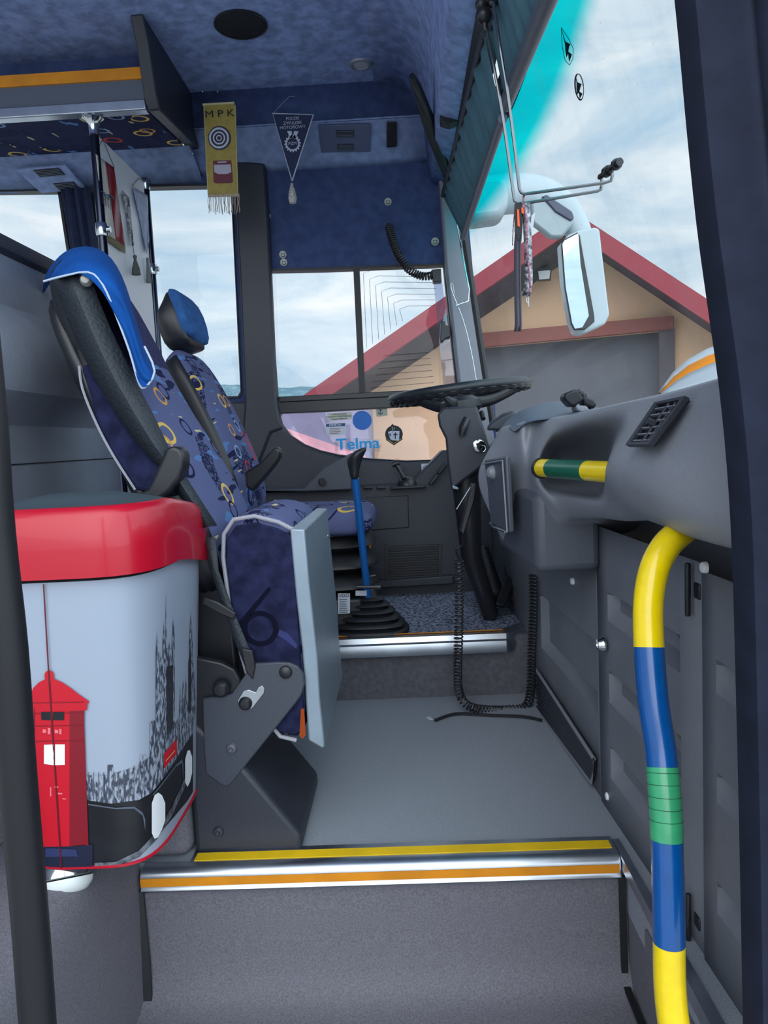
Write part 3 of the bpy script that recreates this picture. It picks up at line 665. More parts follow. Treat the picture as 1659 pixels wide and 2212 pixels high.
# ---- coiled cables
def coil(path, R0, pitch, r, nm, m, seg=9):
    pts = smooth_path(path, 8); T, N = ribbon_frames(pts); out = []; ph = 0
    L = 0
    for i in range(len(pts) - 1):
        d = (pts[i + 1] - pts[i]).length; k = max(1, int(d / pitch * seg))
        for j in range(k):
            u = j / k; p = pts[i].lerp(pts[i + 1], u); n_ = N[i].lerp(N[i + 1], u).normalized(); b_ = T[i].cross(n_)
            ph += 2 * math.pi * d / pitch / k
            out.append(p + n_ * math.cos(ph) * R0 + b_ * math.sin(ph) * R0)
    return M().tube(out, r, 5)
t = thing('coiled_cable', P(880, 590, 3.08), 'black coiled cable drooping from the dark panel to the top of the driver window', 'cable')
coil([P(840, 490, 3.14), P(848, 520, 3.11), P(862, 556, 3.08), P(885, 584, 3.07), P(915, 597, 3.07), P(944, 592, 3.08)], .0135, .0105, .0042, 0, 0).build('coil', black, t)
M().prism(pl([(932, 582), (953, 580), (954, 608), (936, 609)], 3.06), (0, .05, 0)).build('plug', black, t, bevel=.003)
M().lathe([(0, .02), (.012, .018), (.014, 0)][::-1], P(840, 490, 3.19), (0, -1, 0), 14).build('socket', black, t)
# ---- interior mirror and its bracket
t = thing('interior_mirror', P(935, 260, 2.6), 'long dark rear view mirror seen edge on beneath the front dome', 'mirror')
a_ = [P(889, 165, 2.45), P(897, 160, 2.45), P(925, 230, 2.62), P(952, 290, 2.8), P(968, 350, 2.95), P(972, 386, 3.0), P(966, 391, 3.0), P(950, 350, 2.95), P(925, 290, 2.8), P(905, 230, 2.6)]
M().prism(a_, (-.004, .0, -.015)).build('housing', black, t, bevel=.003)
M().tube(smooth_path([P(890, 164, 2.44), P(912, 215, 2.56), P(934, 270, 2.72), P(955, 330, 2.88), P(968, 386, 2.98)], 4), [.010, .013, .015, .015] + [.015] * 10 + [.013, .012, .010], 10, flat=1).build('rim', black, t)
t = thing('mirror_bracket', P(968, 190, 2.5), 'curved black arm with a knob hanging from the front dome beside the mirror', 'bracket')
M().tube(smooth_path([P(972, 128, 2.5), P(962, 150, 2.5), P(957, 180, 2.5), P(963, 215, 2.52), P(974, 243, 2.55)], 4), [.012, .013, .014, .014, .014, .013, .013, .012, .012, .011, .011, .011, .011, .011, .011, .012, .013], 10, flat=.8).build('arm', black, t)
M().lathe([(0, 0), (.014, .003), (.018, .015), (.016, .03), (0, .034)], P(970, 150, 2.5), (.2, 0, 1), 16).build('knob', black, t)
M().prism(pl([(950, 236), (984, 236), (990, 262), (972, 270), (952, 264)], 2.55), (0, .04, 0)).build('foot', black, t, bevel=.003)
# ---- roller sun blinds across the windscreen
def blind(tf, tn, bf, bn, lab, bar=.012, ext=0):
    """far / near ends of the roller (t) and of the lower bar (b)"""
    tf, tn, bf, bn = P(*tf), P(*tn), P(*bf), P(*bn)
    if ext: tn = tf + (tn - tf) * ext; bn = bf + (bn - bf) * ext
    t = thing('sun_blind', (tf + tn) / 2, lab, 'sun blind')
    n = 60; rows = []
    for i in range(n + 1):
        u = i / n; a, c = tf.lerp(tn, u), bf.lerp(bn, u)
        rows.append([a.lerp(c, w) + Vector((.004 * math.sin(i * 1.3) + .003 * math.sin(i * .7 + w), 0, 0)) for w in (0, .33, .66, 1)])
    M().grid(rows).build('blind_cloth', teal_f, t, solid=.001)
    M().tube([bf, bn], bar, 10).build('lower_bar', mat('grey_bar', (92, 96, 108), .4, .2), t)
    M().tube([tf + (tf - bf) * .03, tn + (tn - bn) * .03], .009, 10).build('roller', plastic_d, t)
    return t
blind((958, 425, 3.0), (1046, 80, 1.85), (1000, 513, 3.0), (1086, 255, 1.85), 'teal grey pleated sun blind over the driver end of the windscreen')
blind((1060, 64, 1.83), (1110, -180, 1.35), (1091, 228, 1.83), (1184, 0, 1.30), 'dark sun blind with a thick bar over the door end of the windscreen', .016, 1.8)
tag(M().tube(pl([(972, 398), (985, 470), (998, 545), (1014, 625), (1012, 650), (985, 660)], 3.06), .0028, 6).tube(smooth_path(pl([(1012, 655), (985, 640), (978, 610), (975, 625), (1000, 690), (1018, 760), (1030, 830)], 3.08), 4), .0018, 5).build('blind_pull_wire', chrome), 'thin steel pull wire running down the windscreen pillar from the blind', 'wire')
# ---- wire holder with its bolts and the things hanging from it
t = thing('wire_holder', P(1110, 250, 1.7), 'bent steel wire holder reaching from the dome in front of the windscreen', 'holder')
D = 1.62
M().tube(smooth_path([P(1050, 58, 1.66), P(1068, 150, D), P(1087, 260, D), P(1100, 350, D)], 3) + pl([(1110, 425), (1112, 434), (1119, 439), (1140, 438), (1290, 413), (1298, 409), (1300, 398), (1300, 388)], D), .0034, 8).build('wire', mat('steel_wire', (120, 124, 128), .25, .9), t)
D = 1.58
M().tube(smooth_path([P(1066, 5, 1.62), P(1080, 100, D), P(1097, 205, D), P(1112, 320, D)], 3) + pl([(1122, 408), (1126, 416), (1133, 419), (1150, 417), (1305, 395), (1320, 390), (1323, 380), (1322, 364)], D), .0034, 8).build('wire', mat('steel_wire_2', (120, 124, 128), .25, .9), t)
bo = M()
a_, b_ = P(1294, 384, 1.63), P(1338, 350, 1.54); ax = (b_ - a_)
bo.tube([a_, b_], .004, 8)
for u, r, h in ((.1, .006, .006), (.42, .011, .012), (.55, .008, .01), (.86, .011, .008), (.98, .008, .008)): bo.tube([a_ + ax * (u - h / ax.length / 2), a_ + ax * (u + h / ax.length / 2)], r, 12)
bo.build('bolt', black, t)
for x, y, r in ((1040, 10, 13), (1045, 34, 17), (1062, 8, 9)): M().lathe([(r * 1.66 / F * math.sin(math.pi * k / 8), -r * 1.66 / F * math.cos(math.pi * k / 8)) for k in range(9)], P(x, y, 1.66), n=16).build('ball', black, t)
M().tube([P(1047, 52, 1.66), P(1049, 68, 1.66)], .007, 10).build('stem', black, t)
M().tube([P(1040, -40, 1.66), P(1043, 20, 1.66)], .009, 8).build('stem', black, t)
# hanging bundle
D = 1.60
t = thing('lanyard_bundle', P(1125, 435, D), 'bundle of dark and white lanyards hanging from the wire holder', 'lanyard')
M().grid([[P(x0 + dx, y, D + dd) for x0, dd in ((1113, 0), (1119, -.008), (1124, .0), (1127, -.004))] for y, dx in ((440, 8), (480, 2), (530, -2), (600, -2), (660, -1), (700, 0), (716, -2))]).build('dark_ribbon', mat('grey_satin_ribbon', (84, 80, 90), .4), t, solid=.002)
M().grid([[P(x0 + dx, y, D + dd) for x0, dd in ((1130, 0), (1136, -.006), (1146, .0))] for y, dx in ((438, -2), (470, 0), (520, 2), (575, 4), (610, 4), (640, -2))]).build('lettered_ribbon', mat('black_white_ribbon', (200, 200, 208), .5, var=.5, vs=120, col2=(34, 32, 42)), t, solid=.002)
M().prism(pl([(1112, 440), (1126, 436), (1128, 500), (1120, 520), (1112, 500)], D - .01), (0, .004, 0)).build('black_strap', blackp, t)
M().prism(pl([(1117, 452), (1121, 452), (1123, 490), (1118, 488)], D - .013), (0, .002, 0)).prism(pl([(1126, 448), (1132, 448), (1131, 462), (1127, 460)], D - .013), (0, .002, 0)).build('orange_mark', mat('orange_print', (238, 92, 40), .6), t)
M().prism(pl([(1126, 440), (1144, 446), (1148, 470), (1142, 500), (1130, 480)], D + .01), (0, .003, 0)).build('dark_flap', mat('aubergine_cloth', (46, 32, 46), .7), t)
M().prism(pl([(1148, 466), (1156, 458), (1150, 505), (1144, 512)], D), (0, .002, 0)).build('pale_card', paper, t)
M().tube(smooth_path(pl([(1133, 416), (1130, 440), (1137, 470), (1138, 520), (1142, 570), (1146, 634)], D - .012), 5), .0022, 6).tube(pl([(1112, 450), (1108, 500), (1107, 530)], D), .001, 4).build('braided_cord', mat('pink_black_cord', (190, 130, 150), .7, var=.8, vs=200, col2=(30, 26, 32)), t)
M().tube(pl([(1139, 634), (1137, 650), (1141, 655)], D), .0012, 5).tube(pl([(1141, 630), (1142, 662)], D), .001, 5).build('loose_thread', paper, t)
# ---- seats -----------------------------------------------------------------
def pad(m, path, hw, th, yc_, n=28, pw=4.0):
    """cushion lofted along a path in the XZ plane; hw half width in y, th thickness behind the front line"""
    pts = [Vector((x, 0, z)) for x, z in path]; rings = []
    k = len(pts)
    for i, p in enumerate(pts):
        a = pts[max(0, i - 1)]; b = pts[min(k - 1, i + 1)]; T = (b - a).normalized()
        B = Vector((-T.z, 0, T.x))              # backwards
        if B.x > 0: B = -B
        h = hw[i] if isinstance(hw, (list, tuple)) else hw; t_ = th[i] if isinstance(th, (list, tuple)) else th
        yo = yc_
        r = []
        for j in range(n):
            an = 2 * math.pi * j / n; c_, s_ = math.cos(an), math.sin(an)
            u = math.copysign(abs(c_) ** (2 / pw), c_); w = math.copysign(abs(s_) ** (2 / pw), s_)
            r.append(p + Vector((0, yo + u * h, 0)) + B * (t_ / 2 + w * t_ / 2))
        rings.append(r)
    return m.loft(rings)
Yn, Yf = 1.50, 1.95; Ym = (Yn + Yf) / 2; hw = (Yf - Yn) / 2
def two_tone(o, m_, k=-.7):
    o.data.materials.append(m_)
    for p in o.data.polygons:
        if p.normal.y < k: p.material_index = 1
seat = thing('guide_seat', (-.33, Ym, 0), 'fold up guide seat with patterned moquette and tipped metal backed cushion, nearest the steps', 'seat')
bpath = [(-.375, .52), (-.385, .66), (-.43, .77), (-.475, .856), (-.53, .95), (-.575, 1.04), (-.622, 1.14), (-.655, 1.22), (-.685, 1.29), (-.715, 1.335), (-.745, 1.36)]
pad(M(), bpath[:7], [hw * .96, hw, hw, hw, hw, hw, hw * .99], [.10, .115, .12, .12, .12, .115, .11], Ym).build('backrest', moq, seat, sub=1)
pad(M(), [(-.560, 1.02), (-.604, 1.11), (-.636, 1.18), (-.66, 1.235), (-.686, 1.27), (-.715, 1.285)], [hw * .985, hw * .985, hw * .96, hw * .88, hw * .72, hw * .4], [.10, .09, .08, .07, .06, .04], Ym).build('headrest', mat('plain_violet_moquette', (58, 58, 92), .9, var=.15, vs=60, spec=.1), seat, sub=1)
two_tone(bpy.data.objects['backrest'], black, -.3); two_tone(bpy.data.objects['headrest'], black, -.3)
# black plastic back shell, dark side cloth with piping
sp = [(x - .095, z + (.02 if z > 1 else 0)) for x, z in bpath]
pad(M(), [(-.47, .60), (-.51, .74), (-.57, .90), (-.62, 1.02), (-.66, 1.11), (-.685, 1.17), (-.705, 1.21)], [hw * .9, hw * 1.01, hw * 1.02, hw * 1.02, hw * .98, hw * .85, hw * .6], [.04, .05, .05, .05, .05, .05, .04], Ym).build('back_shell', black, seat, sub=1)
side = M().prism(pl([(172, 795), (205, 770), (330, 965), (400, 1050), (380, 1075), (290, 1060), (240, 985), (205, 910)], Yn - .004), (0, .03, 0))
side.build('side_cloth', moq_d2, seat, bevel=.01, bseg=3)
M().tube(smooth_path(pl([(171, 790), (178, 840), (208, 915), (245, 985), (292, 1058)], Yn - .008), 4), .0028, 6).build('piping', piping, seat)
# long black seat belt running over the near edge of the back
bl = [((112, 600), (196, 596)), ((126, 640), (212, 645)), ((150, 700), (238, 708)), ((176, 760), (268, 772)), ((205, 815), (296, 830)), ((250, 890), (326, 885)), ((300, 960), (352, 940)), ((345, 1010), (372, 985)), ((388, 1070), (420, 1060)), ((440, 1140), (468, 1135))]
M().grid([[P(*a, Yn - .015), P(*mid(a, b_), Yn - .026), P(*b_, Yn - .012)] for a, b_ in bl]).build('seat_belt', web, seat, solid=.004)
M().grid([[P(x, y, Yn - .02), P(x + w, y + 2, Yn - .022)] for x, y, w in ((444, 1160, 22), (456, 1230, 16), (478, 1300, 20), (505, 1380, 26), (530, 1440, 26), (545, 1490, 20))]).build('seat_belt', web, seat, solid=.003)
M().lathe([(0, .016), (.008, .014), (.012, .006), (.012, 0)][::-1], P(187, 607, Yn - .02), (.2, -1, .1), 16).build('belt_guide_knob', mat('grey_knob', (150, 152, 150), .4), seat)
M().prism(pl([(166, 590), (200, 586), (204, 598), (170, 604)], Yn - .03), (0, .02, 0)).build('belt_guide', black, seat, bevel=.004)
M().prism(pl([(440, 1290), (470, 1300), (510, 1325), (505, 1340), (470, 1325), (436, 1305)], Yn - .03), (0, .012, 0)).build('buckle', black, seat, bevel=.003)
M().prism(pl([(520, 1400), (545, 1405), (552, 1440), (546, 1470), (530, 1450)], Yn - .03), (0, .012, 0)).build('buckle', black, seat, bevel=.003)
# blue-and-grey armrest folded up: rounded paddle
def armrest(pts, D, par, w=.05):
    return M().prism(pl(pts, D), (0, w, 0)).build('armrest', black, par, bevel=.014, bseg=4)
armrest([(293, 1068), (318, 1058), (350, 985), (356, 970), (372, 962), (390, 968), (397, 985), (396, 1010), (388, 1035), (368, 1062), (345, 1080), (300, 1085)], Yn - .05, seat)
# tipped-up cushion: cloth body, piping, aluminium plate under it
zt, zb_ = P(628, 1140, Yn).z, P(660, 1600, Yn).z
cush = M()
rings = []
for y in (Yn, Yn + .012, Yn + .05, Ym, Yf - .05, Yf - .012, Yf):
    s_ = .93 if y in (Yn, Yf) else (.98 if y in (Yn + .012, Yf - .012) else 1.0)
    c0 = Vector((-.30, y, (zt + zb_) / 2))
    sh = [(-.225, zt + .0), (-.26, zt + .02), (-.31, zt + .035), (-.355, zt + .03), (-.378, zt + .0), (-.383, zt - .05), (-.375, zt - .18), (-.35, zt - .30), (-.32, zt - .40), (-.285, zb_ + .005), (-.25, zb_ - .005), (-.225, zb_ + .01)]
    rings.append([c0 + (Vector((x, y, z)) - c0) * s_ for x, z in sh]); 
    for v in rings[-1]: v.y = y
cush.loft(rings).build('cushion', moq, seat, sub=1)
sd_ = M().prism([Vector((c0.x + (x - c0.x) * .9, Yn - .006, c0.z + (z - c0.z) * .92)) for x, z in sh], (0, .012, 0)); sd_.build('cushion_side', moq_d2, seat, bevel=.004)
M().tube([Vector((c0.x + (x - c0.x) * .965, Yn - .0005, c0.z + (z - c0.z) * .97)) for x, z in sh[:-1]][:11], .0045, 8).build('piping', piping, seat)
M().prism(pl([(626, 1142), (658, 1143), (668, 1253), (686, 1416), (691, 1506), (702, 1612), (697, 1618), (680, 1608), (666, 1600), (660, 1506), (653, 1409), (639, 1289)], Yn - .01), (0, Yf - Yn + .01, 0)).build('base_plate', alu_p, seat, bevel=.004, bseg=3)
for x, y, D in ((668, 1165, 1.62), (705, 1160, 1.9), (694, 1555, 1.62), (726, 1462, 1.9)):
    q = P(x, y, D) + Vector((.002, 0, 0)); M().lathe([(0, .004), (.006, .003), (.008, 0)][::-1], q, (1, 0, 0), 12).build('rivet', alu, seat)
M().holed(circ(562, 1358, 40, Yn - .0075, 32), [circ(562, 1358, 29, Yn - .0075, 32)], (0, .001, 0)).prism(pl([(510, 1350), (522, 1356), (586, 1272), (580, 1268)], Yn - .0075), (0, .001, 0)).build('woven_ring', mat('near_black_moquette', (14, 15, 34), .9, spec=.1), seat, smooth=False)
M().prism(pl([(604, 1360), (622, 1368), (642, 1392), (640, 1402), (618, 1384), (600, 1372)], Yn - .0075), (0, .001, 0)).build('woven_stroke', mat('dusk_blue_moquette', (54, 60, 104), .9, spec=.1), seat, smooth=False)
M().prism(pl([(650, 1532), (657, 1530), (660, 1588), (654, 1596), (647, 1590)], Yn - .0085), (0, .001, 0)).build('woven_stroke', mat('rust_moquette', (150, 66, 30), .9, spec=.1), seat, smooth=False)
# hinge plates
Dp = Yn - .02
M().prism(pl([(405, 1418), (440, 1424), (478, 1432), (506, 1446), (520, 1470), (526, 1500), (520, 1600), (505, 1700), (430, 1700), (415, 1560)], Dp + .006), (0, .02, 0)).build('hinge_plate', black, seat, bevel=.004)
M().prism(pl([(546, 1434), (600, 1431), (625, 1432), (643, 1440), (655, 1456), (658, 1478), (652, 1500), (640, 1518), (500, 1692), (492, 1699), (480, 1698), (444, 1672), (440, 1620), (437, 1510), (500, 1500)], Dp - .006), (0, .012, 0)).build('side_bracket', mat('bracket_grey', (60, 64, 76), .45, bump=.3, bs=420), seat, bevel=.003)
for x, y, r, mt, h in ((478, 1487, 20, black, .014), (617, 1452, 15, black, .008), (531, 1518, 16, black, .012)):
    r_ = r * Dp / F; M().lathe([(0, h), (r_ * .6, h * .95), (r_ * .9, h * .6), (r_, 0)][::-1], P(x, y, Dp - .006), (0, -1, 0), 20).build('bolt_cap', mt, seat)
r_ = 13 * Dp / F; M().lathe([(.003, .003), (.005, .005), (r_ * .8, .004), (r_, 0)][::-1], P(500, 1617, Dp - .006), (0, -1, 0), 20).build('bolt', mat('dull_bolt', (96, 98, 108), .4, .5), seat)
M().prism(pl([(513, 1513), (526, 1492), (536, 1490), (552, 1496), (558, 1484), (566, 1481), (572, 1488), (570, 1498), (556, 1516), (545, 1530), (530, 1534), (518, 1528)], Dp - .009), (0, .004, 0)).build('latch', alu, seat, bevel=.001)
# pedestal with sloping front
ped_n = [(-.478, 1.478, 0), (-.250, 1.478, 0), (-.250, 1.478, .035), (-.385, 1.478, .22), (-.478, 1.478, .30)]
pd = M().prism([Vector(v) for v in ped_n], (0, .30, 0)); pd.build('pedestal', plastic_d, seat, bevel=.012, bseg=3)
M().box(-.47, -.38, 1.56, 1.76, .0, .62).build('pedestal_column', black, seat, bevel=.01)
r_ = 12 * 1.53 / F; M().lathe([(.003, .003), (.005, .005), (r_ * .8, .004), (r_, 0)][::-1], P(472, 1797, 1.476), (0, -1, 0), 20).build('bolt', plastic_d, seat)
# blue cover draped over the head of that seat
t = thing('headrest_cover', (-.74, Ym, 1.36), 'bright blue cloth draped over the headrest of the guide seat', 'cloth')
rows = []
ol = [((94, 606), (190, 588)), ((103, 582), (205, 592)), ((120, 560), (222, 615)), ((138, 542), (233, 640)), ((160, 533), (246, 668)), ((185, 529), (258, 700)), ((212, 533), (268, 730)), ((240, 552), (278, 755)), ((262, 590), (285, 775)), ((280, 640), (291, 800)), ((292, 690), (297, 820)), ((308, 740), (302, 832)), ((322, 780), (312, 838)), ((334, 800), (322, 832))]
for i, (a, b_) in enumerate(ol):
    u = i / (len(ol) - 1); row = []
    for j in range(9):
        w = j / 8; q = mid(a, b_, w)
        Dj = Yn - .040 + (Ym + .04 - Yn) * (1 - w) ** 9 - .009 * math.sin(w * 17 + u * 3) * (u > .3)
        if j == 0: row.append(P(q[0], q[1], Yf - .04) + Vector((-.01, 0, -.05))); row.append(P(q[0], q[1], Ym + .12) + Vector((0, 0, -.004)))
        row.append(P(q[0], q[1], Dj))
    rows.append(row)
M().grid(rows).build('cover_side', cloth, t, sub=1, solid=.003)
M().tube(smooth_path(pl([(94, 608), (130, 598), (190, 588), (222, 615), (250, 680), (280, 760), (298, 822), (312, 838), (334, 802), (312, 748)], Yn - .04), 3), .0022, 6).build('hem', mat('pale_hem', (176, 190, 210), .8), t)
# ---- driver's seat
Dn, Df = 2.40, 2.84; Dm = 2.62; dh = .22
def K(x, z): return (x * 1.048, .85 + (z - .85) * 1.048)
ds = thing('driver_seat', (-.33, Dm, PLZ), 'suspension driver seat with blue moquette and bellows base behind the folded guide seat', 'seat')
pad(M(), [K(*v) for v in [(-.50, .60), (-.49, .70), (-.515, .80), (-.56, .92), (-.61, 1.03), (-.65, 1.11), (-.685, 1.165), (-.71, 1.18)]], [dh * .92, dh, dh, dh, dh * .98, dh * .95, dh * .86, dh * .7], [.11, .12, .12, .11, .10, .10, .09, .05], Dm).build('backrest', moq, ds, sub=1); two_tone(bpy.data.objects['backrest.001'], black)
pad(M(), [K(*v) for v in [(-.655, 1.185), (-.66, 1.20), (-.665, 1.27), (-.69, 1.335), (-.72, 1.36), (-.74, 1.365)]], [.10, .125, .13, .12, .10, .07], [.08, .10, .11, .10, .07, .04], Dm - .02).build('headrest', black, ds, sub=1)
pad(M(), [K(*v) for v in [(-.645, 1.195), (-.652, 1.27), (-.675, 1.345), (-.71, 1.37), (-.735, 1.374)]], [.132, .138, .128, .11, .08], [.05, .06, .06, .05, .04], Dm - .01).build('headrest_cover', mat('dusty_blue_cloth', (50, 92, 150), .85, var=.2, vs=30, spec=.2), ds, sub=1)
zc_ = P(780, 1080, Dm).z - .01
rings = []
for x, h, zt_, zb2 in ((-.52, .20, zc_ - .02, .55), (-.50, .225, zc_ + .0, .545), (-.40, .235, zc_ + .008, .54), (-.28, .235, zc_ + .0, .535), (-.16, .235, zc_ + .008, .53), (-.115, .23, zc_ - .01, .545), (-.105, .21, zc_ - .04, .58)):
    x *= 1.03; h *= .95
    rg = []
    for j in range(28):
        an = 2 * math.pi * j / 28; c_, s_ = math.cos(an), math.sin(an); zm = (zt_ + zb2) / 2
        rg.append(Vector((x, Dm + math.copysign(abs(c_) ** .5, c_) * h, zm + math.copysign(abs(s_) ** .5, s_) * (zt_ - zb2) / 2)))
    rings.append(rg)
M().loft(rings).build('cushion', moq, ds, sub=1)
bm_ = M()
for k, (w, z) in enumerate(((.16, .545), (.20, .50), (.155, .475), (.215, .43), (.16, .40), (.22, .355), (.16, .33))):
    bm_.cur = 0
rings = []
for w, z in ((.15, .55), (.175, .54), (.20, .50), (.15, .478), (.205, .44), (.208, .43), (.15, .408), (.205, .37), (.208, .36), (.15, .34), (.18, .32)):
    rings.append([Vector((-.31 + math.copysign(abs(math.cos(a)) ** .6, math.cos(a)) * w, Dm + math.copysign(abs(math.sin(a)) ** .6, math.sin(a)) * w * .95, z)) for a in [2 * math.pi * j / 32 for j in range(32)]])
M().loft(rings).build('bellows', rubber, ds, ang=70)
M().box(-.52, -.16, Dm - .19, Dm + .19, PLZ + .008, .33).build('seat_base', black, ds, bevel=.01)
Dl = Dm - .195
lb = M().prism(pl([(730, 1282), (756, 1282), (756, 1325), (730, 1326)], Dl), (0, .002, 0)).build('type_label', paper, ds)
text('VDO', 743, 1287, Dl - .002, 6, blackp, lb, xs=1.3)
ln = M()
for k in range(8): ln.prism(pl([(733, 1294 + k * 4), (733 + random.uniform(10, 20), 1294 + k * 4), (750, 1295.2 + k * 4), (733, 1295.2 + k * 4)], Dl - .002), (0, .001, 0))
ln.build('fine_print', greyprint, lb)
M().prism(pl([(768, 1276), (792, 1276), (792, 1287), (768, 1287)], Dl), (0, .002, 0)).build('small_label', paper, ds)
M().tube([P(770, 1268, 2.4), P(815, 1268, 2.4)], .006, 8).lathe([(0, -.012), (.012, -.01), (.012, .01), (0, .012)], P(816, 1268, 2.4), (1, 0, 0), 10).build('adjuster_lever', black, ds)
M().tube([P(795, 1246, 2.45), P(812, 1243, 2.45)], .005, 8).build('adjuster_lever', black, ds)
armrest([(528, 1020), (560, 1000), (590, 968), (600, 965), (606, 975), (604, 990), (590, 1010), (565, 1040), (545, 1062), (530, 1052)], 2.34, ds, .05)
t = thing('handbrake_lever', P(800, 1200, 2.72), 'thin orange lever standing behind the blue gear stick rod', 'lever')
M().tube(smooth_path([P(799, 1164, 2.75), P(797, 1190, 2.75), P(792, 1225, 2.75), P(788, 1345, 2.75)], 3), .006, 8).build('rod', mat('orange_lacquer', (226, 160, 40), .3, coat=.3), t)
# ---- gear stick with concertina gaiter
gx = P(803, 1370, 2.47); gz_ = PLZ + .008
g = thing('gear_stick', (gx.x, gx.y, gz_), 'gear stick with black knob, blue rod and black rubber gaiter on the platform edge', 'gear stick')
rings = []; 
tp = P(797, 1300, 2.47)
prof = [(.126, 0), (.130, .006), (.126, .014), (.106, .017), (.108, .022), (.118, .027), (.112, .036), (.090, .039), (.092, .044), (.102, .049), (.094, .058), (.073, .061), (.076, .066), (.086, .071), (.078, .079), (.058, .082), (.060, .087), (.070, .092), (.062, .099), (.043, .102), (.045, .106), (.054, .111), (.046, .118), (.028, .121), (.029, .15), (.018, .153)]
for r_, h in prof:
    u = h / .15; c_ = Vector((gx.x, gx.y, gz_)).lerp(Vector((tp.x, gx.y, gz_ + .15)), u)
    rings.append([Vector((c_.x + math.copysign(abs(math.cos(a)) ** (.55 + .45 * u), math.cos(a)) * r_, c_.y + math.copysign(abs(math.sin(a)) ** (.55 + .45 * u), math.sin(a)) * r_ * .72, c_.z + h * 0)) for a in [2 * math.pi * j / 32 for j in range(32)]])
M().loft(rings).build('gaiter', rubber, g, ang=80)
M().tube([P(796, 1300, 2.46), P(767, 1034, 2.33)], .0125, 14).build('rod', rodblue, g)
kn = []
for x, y, rx, rz in ((766, 1037, 9, 9), (765, 1022, 10, 9), (765, 1008, 13, 10), (766, 996, 17, 12), (770, 984, 21, 14), (774, 975, 19, 12), (777, 969, 11, 7)):
    c_ = P(x, y, 2.33); a_ = 2.33 / F
    kn.append([c_ + Vector((math.cos(q) * rx * a_, math.sin(q) * rx * a_ * .9, math.cos(q) * (.0 if y > 1000 else .35) * rx * a_)) for q in [2 * math.pi * j / 20 for j in range(20)]])
M().loft(kn).build('knob', black, g, sub=1)
# ---- side console controls
t = thing('brake_lever', P(880, 1040, 3.02), 'short black lever with a domed base on the side console', 'lever')
M().tube([P(858, 1006, 3.05), P(866, 1020, 3.04), P(873, 1034, 3.03)], [.010, .007, .010], 12).tube([P(847, 1004, 3.05), P(862, 999, 3.05)], .012, 12).build('handle', black, t)
M().lathe([(.042, 0), (.040, .015), (.030, .030), (.014, .038), (0, .04)], P(880, 1050, 3.06), n=24).build('dome', black, t)
M().prism(pl([(842, 1052), (918, 1048), (921, 1054), (842, 1058)], 3.0), (0, .12, 0)).build('plate', black, t, bevel=.004)
for x, lab in ((793, 'dark rocker switch on the side console nearer the gear stick'), (822, 'dark rocker switch on the side console nearer the domed lever')):
    tag(M().prism(pl([(x - 10, 1056), (x - 8, 1050), (x + 6, 1049), (x + 12, 1055)], 3.02), (0, .04, 0)).build('rocker_switch', black, bevel=.003), lab, 'switch')
for a_, lab in (((930, 1040), 'black rocker switch low on the slanted end of the side console'), ((948, 1016), 'black rocker switch high on the slanted end of the side console')):
    x, y = a_
    tag(M().prism(pl([(x - 5, y + 6), (x + 10, y - 14), (x + 17, y - 16), (x + 18, y - 10), (x + 2, y + 9)], 2.99), (0, .05, 0)).build('rocker_switch', black, bevel=.004), lab, 'switch')
tag(M().lathe([(0, .03), (.014, .03), (.016, .02), (.012, .016), (.012, 0)][::-1], P(694, 1040, 2.985), (.3, -1, .0), 12).build('console_knob', black), 'black knob on the raised part of the side console', 'knob')
t = tag(M().prism(pl([(910, 1002), (943, 1000), (944, 1024), (911, 1026)], 3.13), (0, .002, 0)).build('notice_sticker', paper), 'small white notice sticker on the console lining beneath the emblem', 'sticker')
ln = M()
for k, (l_, w_) in enumerate(((918, 18), (914, 26), (913, 28), (916, 20), (916, 22))): ln.prism(pl([(l_, 1005 + k * 4), (l_ + w_, 1004.5 + k * 4), (l_ + w_, 1006 + k * 4), (l_, 1006.5 + k * 4)], 3.127), (0, .001, 0))
ln.build('fine_print', maroon, t)
# ---- stickers on the lower driver window
D = WY + .0
t = tag(M().prism(circ(782, 908, 20.5, D, 40), (0, .001, 0)).build('round_sticker', skyb, smooth=False), 'plain blue round sticker on the lower driver window', 'sticker')
t = tag(M().prism(pl([(724, 946), (820, 948), (820, 976), (724, 974)], D + .003), (0, .001, 0)).build('letter_sticker', glass_mat('clear_sticker_film', (.9, .88, .9), .03, .2), smooth=False), 'clear sticker lettered Telma in cyan on the lower driver window', 'sticker')
text('Telma', 773, 959, D, 23, cyanp, t, xs=1.16, bold=.018)
t = tag(M().prism(pl([(707, 893), (758, 890), (759, 905), (708, 909)], D), (0, .001, 0)).build('notice_sticker', mat('cream_label', (188, 190, 178), .6), smooth=False), 'cream speed limiter notice on the lower driver window beside the blue disc', 'sticker')
for s_, y, h in (('WYPOSAŻONO', 895, 3.2), ('W OGRANICZNIK PRĘDKOŚCI', 899.5, 3.0), ('Vmax=100km/h', 904.5, 3.8)): text(s_, 733, y, D - .002, h, blackp, t)
t = tag(M().prism(pl([(703, 915), (746, 913), (748, 939), (706, 941)], D), (0, .001, 0)).build('notice_sticker', paper, smooth=False), 'white notice with a blue heading PAMIETAJ on the lower driver window', 'sticker')
M().prism(pl([(704, 916), (745, 914), (745.5, 920), (704.5, 922)], D - .001), (0, .0005, 0)).build('heading_band', mat('navy_band', (30, 70, 120), .6), t, smooth=False)
text('PAMIĘTAJ !', 725, 918, D - .003, 4, white, t)
ln = M()
for k in range(4): ln.prism(pl([(712, 925 + k * 3.6), (736 - k % 2 * 4, 924 + k * 3.6), (736 - k % 2 * 4, 925 + k * 3.6), (712, 926 + k * 3.6)], D - .002), (0, .0005, 0))
